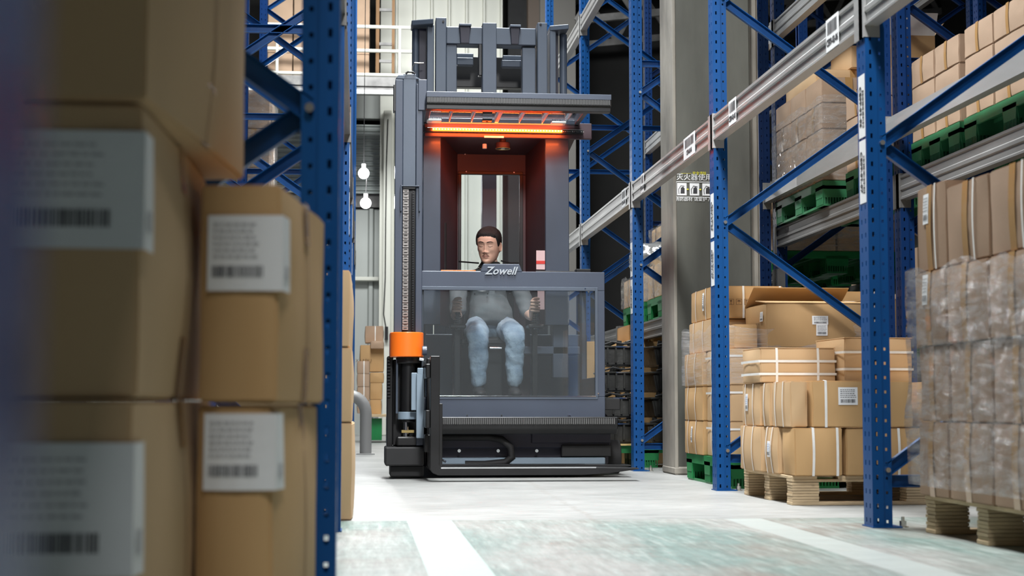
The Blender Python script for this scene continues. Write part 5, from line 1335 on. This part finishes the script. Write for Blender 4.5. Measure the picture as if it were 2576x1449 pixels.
# shirt details: pale pocket flaps, button
for a, b in ((1193, 1232), (1246, 1278)):
    p, q = at(a, 731, 10.03), at(b, 731, 10.03)
    MB().prism([(p.x, p.z+.03), (q.x, q.z+.03), (q.x, q.z+.002), ((p.x+q.x)/2, p.z+.004 if a > 1240 else p.z-.004), (p.x, p.z+.003)], 'y', 10.035, 10.041).build('pocket_flap', PAPER, sh_o, .001, origin=PO)
for px, py in ((1227, 739), (1194, 740), (1283, 738)):
    p = at(px, py, 10.03); MB().cyl((p.x, 10.034, p.z), (p.x, 10.041, p.z), .005, 10).build('button', BLACK if px == 1227 else CHROME, sh_o, origin=PO)
# collar
cl_ = MB()
for k in range(14):
    a0, a1 = R(-200+k*18), R(-200+(k+1)*18)
    f0 = lambda a, r_, z_: Vector((neck.x+r_*math.cos(a), neck.y+.01+r_*math.sin(a), z_))
    zt_ = neck.z+.012
    cl_.quad(f0(a0, .060, zt_), f0(a1, .060, zt_), f0(a1, .082, zt_-.035), f0(a0, .082, zt_-.035)); cl_.quad(f0(a0, .060, zt_), f0(a1, .060, zt_), f0(a1, .064, zt_-.04), f0(a0, .064, zt_-.04))
cl_.build('collar', DSHIRT, sh_o, 0, True, origin=PO)
# shoes
for f_ in (fl_, fr_):
    V = [(f_.x, f_.y+.03, .515, .042), (f_.x, f_.y-.05, .505, (.040, .034)), (f_.x, f_.y-.13, .500, (.042, .028)), (f_.x, f_.y-.18, .497, (.030, .020))]
    link('shoe', skin_mesh('shoe', V, [(0, 1), (1, 2), (2, 3)], SHOE), pr)
# hands: palm, four fingers curled round the grip, thumb from the side
def hand(w_, g, side):
    """w_: wrist, g: grip centre. The palm sits behind and outside the grip; fingers wrap in front of it."""
    V = [(*w_, (.022, .024))]; E_ = []
    up = Vector((0, 0, 1)); out = Vector((side, 0, 0)); fwd = Vector((0, -1, 0))
    pc = g + out*-.0 + Vector((side*.024, .012, .0))
    V.append((*(w_*.4+pc*.6), (.020, .030))); E_.append((0, 1))
    V.append((*pc, (.016, .034))); E_.append((1, 2))
    me0 = skin_mesh('hand', V, E_, SKINH)
    bm = bmesh.new(); bm.from_mesh(me0)
    for i in range(4):
        z = g.z + .030 - i*.0185; L_ = [1.0, 1.08, 1.02, .85][i]
        pts = [Vector((g.x+side*.026, g.y+.004, z)), Vector((g.x+side*.030, g.y-.022*L_, z+.001)), Vector((g.x+side*.014, g.y-.036*L_, z-.001)), Vector((g.x-side*.010, g.y-.034*L_, z-.002)), Vector((g.x-side*.022, g.y-.018, z-.003))]
        fm = skin_mesh('finger', [(*p, r_) for p, r_ in zip(pts, (.0095, .0100, .0095, .0088, .0075))], [(0, 1), (1, 2), (2, 3), (3, 4)], SKINH)
        bm.from_mesh(fm)
    pts = [pc+Vector((0, .004, .020)), g+Vector((side*.018, -.002, .044)), g+Vector((-side*.004, -.014, .052)), g+Vector((-side*.022, -.020, .046))]
    fm = skin_mesh('thumb', [(*p, r_) for p, r_ in zip(pts, (.013, .012, .0105, .0085))], [(0, 1), (1, 2), (2, 3)], SKINH); bm.from_mesh(fm)
    out_ = bpy.data.meshes.new('hand'); bm.to_mesh(out_); bm.free(); out_.materials.append(SKINH)
    for p in out_.polygons: p.use_smooth = True
    return link('hand', out_, pr)
hand(wl, Vector((LH.x, 9.78, LH.z+.050)), -1)
hand(wr, Vector((RH.x, 9.78, RH.z+.050)), -1)
# head: built from measured profiles (half width, front and back depth by height), then brow, sockets, lids, nose, lips, chin
ZK = [-.118, -.112, -.100, -.085, -.060, -.030, 0, .030, .060, .085, .103, .113, .118]
WK = [.008, .028, .043, .053, .0625, .069, .0735, .076, .0745, .064, .046, .026, .003]
FK = [.060, .080, .089, .089, .0885, .088, .089, .092, .088, .072, .050, .028, .003]
BK = [.010, .022, .036, .050, .070, .084, .093, .098, .094, .078, .054, .030, .003]
def prof(K, z):
    for i in range(len(ZK)-1):
        if z <= ZK[i+1] or i == len(ZK)-2:
            t = min(1, max(0, (z-ZK[i])/(ZK[i+1]-ZK[i])))
            m0 = (K[i+1]-K[max(i-1, 0)])/(ZK[i+1]-ZK[max(i-1, 0)]) if i else (K[1]-K[0])/(ZK[1]-ZK[0])
            j = min(i+2, len(ZK)-1); m1 = (K[j]-K[i])/(ZK[j]-ZK[i]); h_ = ZK[i+1]-ZK[i]
            return max(.001, (2*t**3-3*t*t+1)*K[i]+(t**3-2*t*t+t)*h_*m0+(-2*t**3+3*t*t)*K[i+1]+(t**3-t*t)*h_*m1)
def relief(x, z):
    def G(cx, cz, sx, sz): return math.exp(-((x-cx)/sx)**2-((z-cz)/sz)**2)
    S = lambda cx, cz, sx, sz: G(cx, cz, sx, sz)+G(-cx, cz, sx, sz)
    d = .0185*G(0, -.033, .0105, .010) + .011*G(0, -.016, .0075, .016) + .006*G(0, .006, .0065, .016)
    d += .0085*S(.0135, -.037, .0065, .0065)
    d -= .0075*S(.031, .012, .016, .010) + .0035*S(.013, .010, .006, .010)
    d += .0052*S(.031, .0075, .0135, .0075)
    d += .0040*S(.030, .032, .022, .008) + .0045*S(.044, -.020, .018, .016)
    d -= .0030*S(.036, -.050, .012, .018)
    d += .0060*G(0, -.0595, .019, .0042) + .0068*G(0, -.0695, .015, .0048) - .0030*G(0, -.0640, .020, .0018) - .0022*G(0, -.051, .0035, .005)
    d -= .0035*G(0, -.079, .016, .0045)
    d += .0065*G(0, -.097, .020, .012)
    return d
EX = 2.25
def head_point(th, ph, cap=0):
    z = .118*math.sin(ph); s, c = math.sin(th), math.cos(th)
    w_ = prof(WK, z); dp = prof(FK if c > 0 else BK, z)
    x = w_*math.copysign(abs(s)**(2/EX), s); y = -dp*math.copysign(abs(c)**(2/EX), c)
    if not cap and c > 0: y -= relief(x, z)*min(1, c*1.6)
    return Vector((x, y, z)), Vector((s*math.cos(ph), -c*math.cos(ph), math.sin(ph)))
def surf(x, z, off=.0008):
    w_ = prof(WK, z); r_ = max(0, 1-(abs(x)/w_)**EX)**(1/EX)
    return Vector((x, -prof(FK, z)*r_ - relief(x, z) - off, z))
NT, NP = 150, 130
vs = []; fs = []
for j in range(NP+1):
    ph = -math.pi/2+math.pi*j/NP
    for i in range(NT): vs.append(head_point(-math.pi+2*math.pi*i/NT, ph)[0])
for j in range(NP):
    for i in range(NT): k = (i+1) % NT; fs.append((j*NT+i, j*NT+k, (j+1)*NT+k, (j+1)*NT+i))
hm = bpy.data.meshes.new('head'); hm.from_pydata(vs, [], fs); hm.materials.append(SKIN)
for p in hm.polygons: p.use_smooth = True
HM = Matrix.Translation(hd-PO) @ Matrix.Rotation(R(-20), 4, 'Z') @ Matrix.Rotation(R(11), 4, 'X') @ Matrix.Rotation(R(2), 4, 'Y') @ Matrix.Scale(.96, 4)
ho = link('head', hm, pr); ho.matrix_local = HM
def strip(name, pts, m, off=.0012, n=14):
    # pts: (x, z_low, z_high) stations, smoothly joined on the face surface
    mb = MB()
    for a, b in zip(pts, pts[1:]):
        for k in range(4):
            t0, t1 = k/4, (k+1)/4
            l = lambda i, t: a[i]*(1-t)+b[i]*t
            for r_ in range(2):
                q = lambda t, u: surf(l(0, t), l(1, t)*(1-u)+l(2, t)*u, off)
                mb.quad(q(t0, r_/2), q(t1, r_/2), q(t1, (r_+1)/2), q(t0, (r_+1)/2))
    return mb.build(name, m, ho, 0, True, origin=(0,0,0))
for s in (-1, 1):
    strip('eyebrow', [(s*.011, .0265, .0315), (s*.022, .0295, .0365), (s*.034, .0320, .0380), (s*.044, .0305, .0350), (s*.052, .0275, .0290)], BROW)
    strip('eyelash_line', [(s*.0165, .0038, .0050), (s*.024, -.0002, .0017), (s*.031, -.0018, .0004), (s*.039, -.0002, .0018), (s*.047, .0040, .0055)], HAIR)
    strip('moustache', [(s*.0015, -.0545, -.0520), (s*.008, -.0552, -.0495), (s*.016, -.0585, -.0525), (s*.023, -.0640, -.0595)], STUBBLE)
    strip('nostril', [(s*.0045, -.0425, -.0405), (s*.0075, -.0432, -.0400), (s*.0105, -.0422, -.0405)], HAIR, .0006)
strip('upper_lip', [(-.024, -.0638, -.0632), (-.014, -.0640, -.0582), (-.004, -.0640, -.0560), (0, -.0640, -.0570), (.004, -.0640, -.0560), (.014, -.0640, -.0582), (.024, -.0638, -.0632)], LIPS, .0006)
strip('lower_lip', [(-.024, -.0642, -.0640), (-.014, -.0715, -.0645), (0, -.0742, -.0645), (.014, -.0715, -.0645), (.024, -.0642, -.0640)], LIPS, .0006)
strip('mouth_line', [(-.024, -.0644, -.0634), (-.008, -.0648, -.0636), (.008, -.0648, -.0636), (.024, -.0644, -.0634)], BROW, .0010)
for s in (-1, 1):
    me = bpy.data.meshes.new('ear'); bm = bmesh.new(); bmesh.ops.create_uvsphere(bm, u_segments=24, v_segments=16, radius=1)
    for v in bm.verts:
        c = v.co.copy(); rr_ = math.hypot(c.y, c.z)
        dish = (.0030*(rr_ > .75) - .0035*(rr_ < .60))*s if c.x*s > 0 else 0
        v.co = Vector((s*.0735 + c.x*.0065 + dish + s*.007*max(-.2, c.y), .012+c.y*.0165*(1-.30*max(0, -c.z)), -.010+c.z*.031))
    bm.to_mesh(me); bm.free(); me.materials.append(SKIN)
    for p in me.polygons: p.use_smooth = True
    link('ear', me, ho)
vs = []; fs = []; idx_ = {}
def sm(a, b, t): t = min(1, max(0, (t-a)/(b-a))); return t*t*(3-2*t)
for j in range(NP+1):
    ph = -math.pi/2+math.pi*j/NP
    for i in range(NT):
        th = -math.pi+2*math.pi*i/NT; q, n = head_point(th, ph, 1); a = abs(math.degrees(th))
        line = .068 - .012*sm(20, 48, a) - .060*sm(50, 74, a) + .025*sm(80, 88, a)*(1-sm(100, 108, a)) - .055*sm(100, 125, a) + .003*noise.noise(n*14)
        inn = q.z > line; t = sm(0, .016, q.z-line)
        k = (.0075+.0055*max(0, n.z)+.0011*noise.noise(n*45)+.0009*noise.noise(n*110))*t
        d = Vector((q.x, q.y, q.z)).normalized()
        vs.append(q+d*k if inn else q-d*.003); idx_[(j, i)] = inn
for j in range(NP):
    for i in range(NT):
        k = (i+1) % NT
        if any(idx_[c] for c in ((j, i), (j, k), (j+1, k), (j+1, i))): fs.append((j*NT+i, j*NT+k, (j+1)*NT+k, (j+1)*NT+i))
me = bpy.data.meshes.new('hair'); me.from_pydata(vs, [], fs); me.materials.append(HAIR)
bm = bmesh.new(); bm.from_mesh(me); bmesh.ops.delete(bm, geom=[v for v in bm.verts if not v.link_faces], context='VERTS'); bm.to_mesh(me); bm.free()
for p in me.polygons: p.use_smooth = True
link('hair', me, ho)
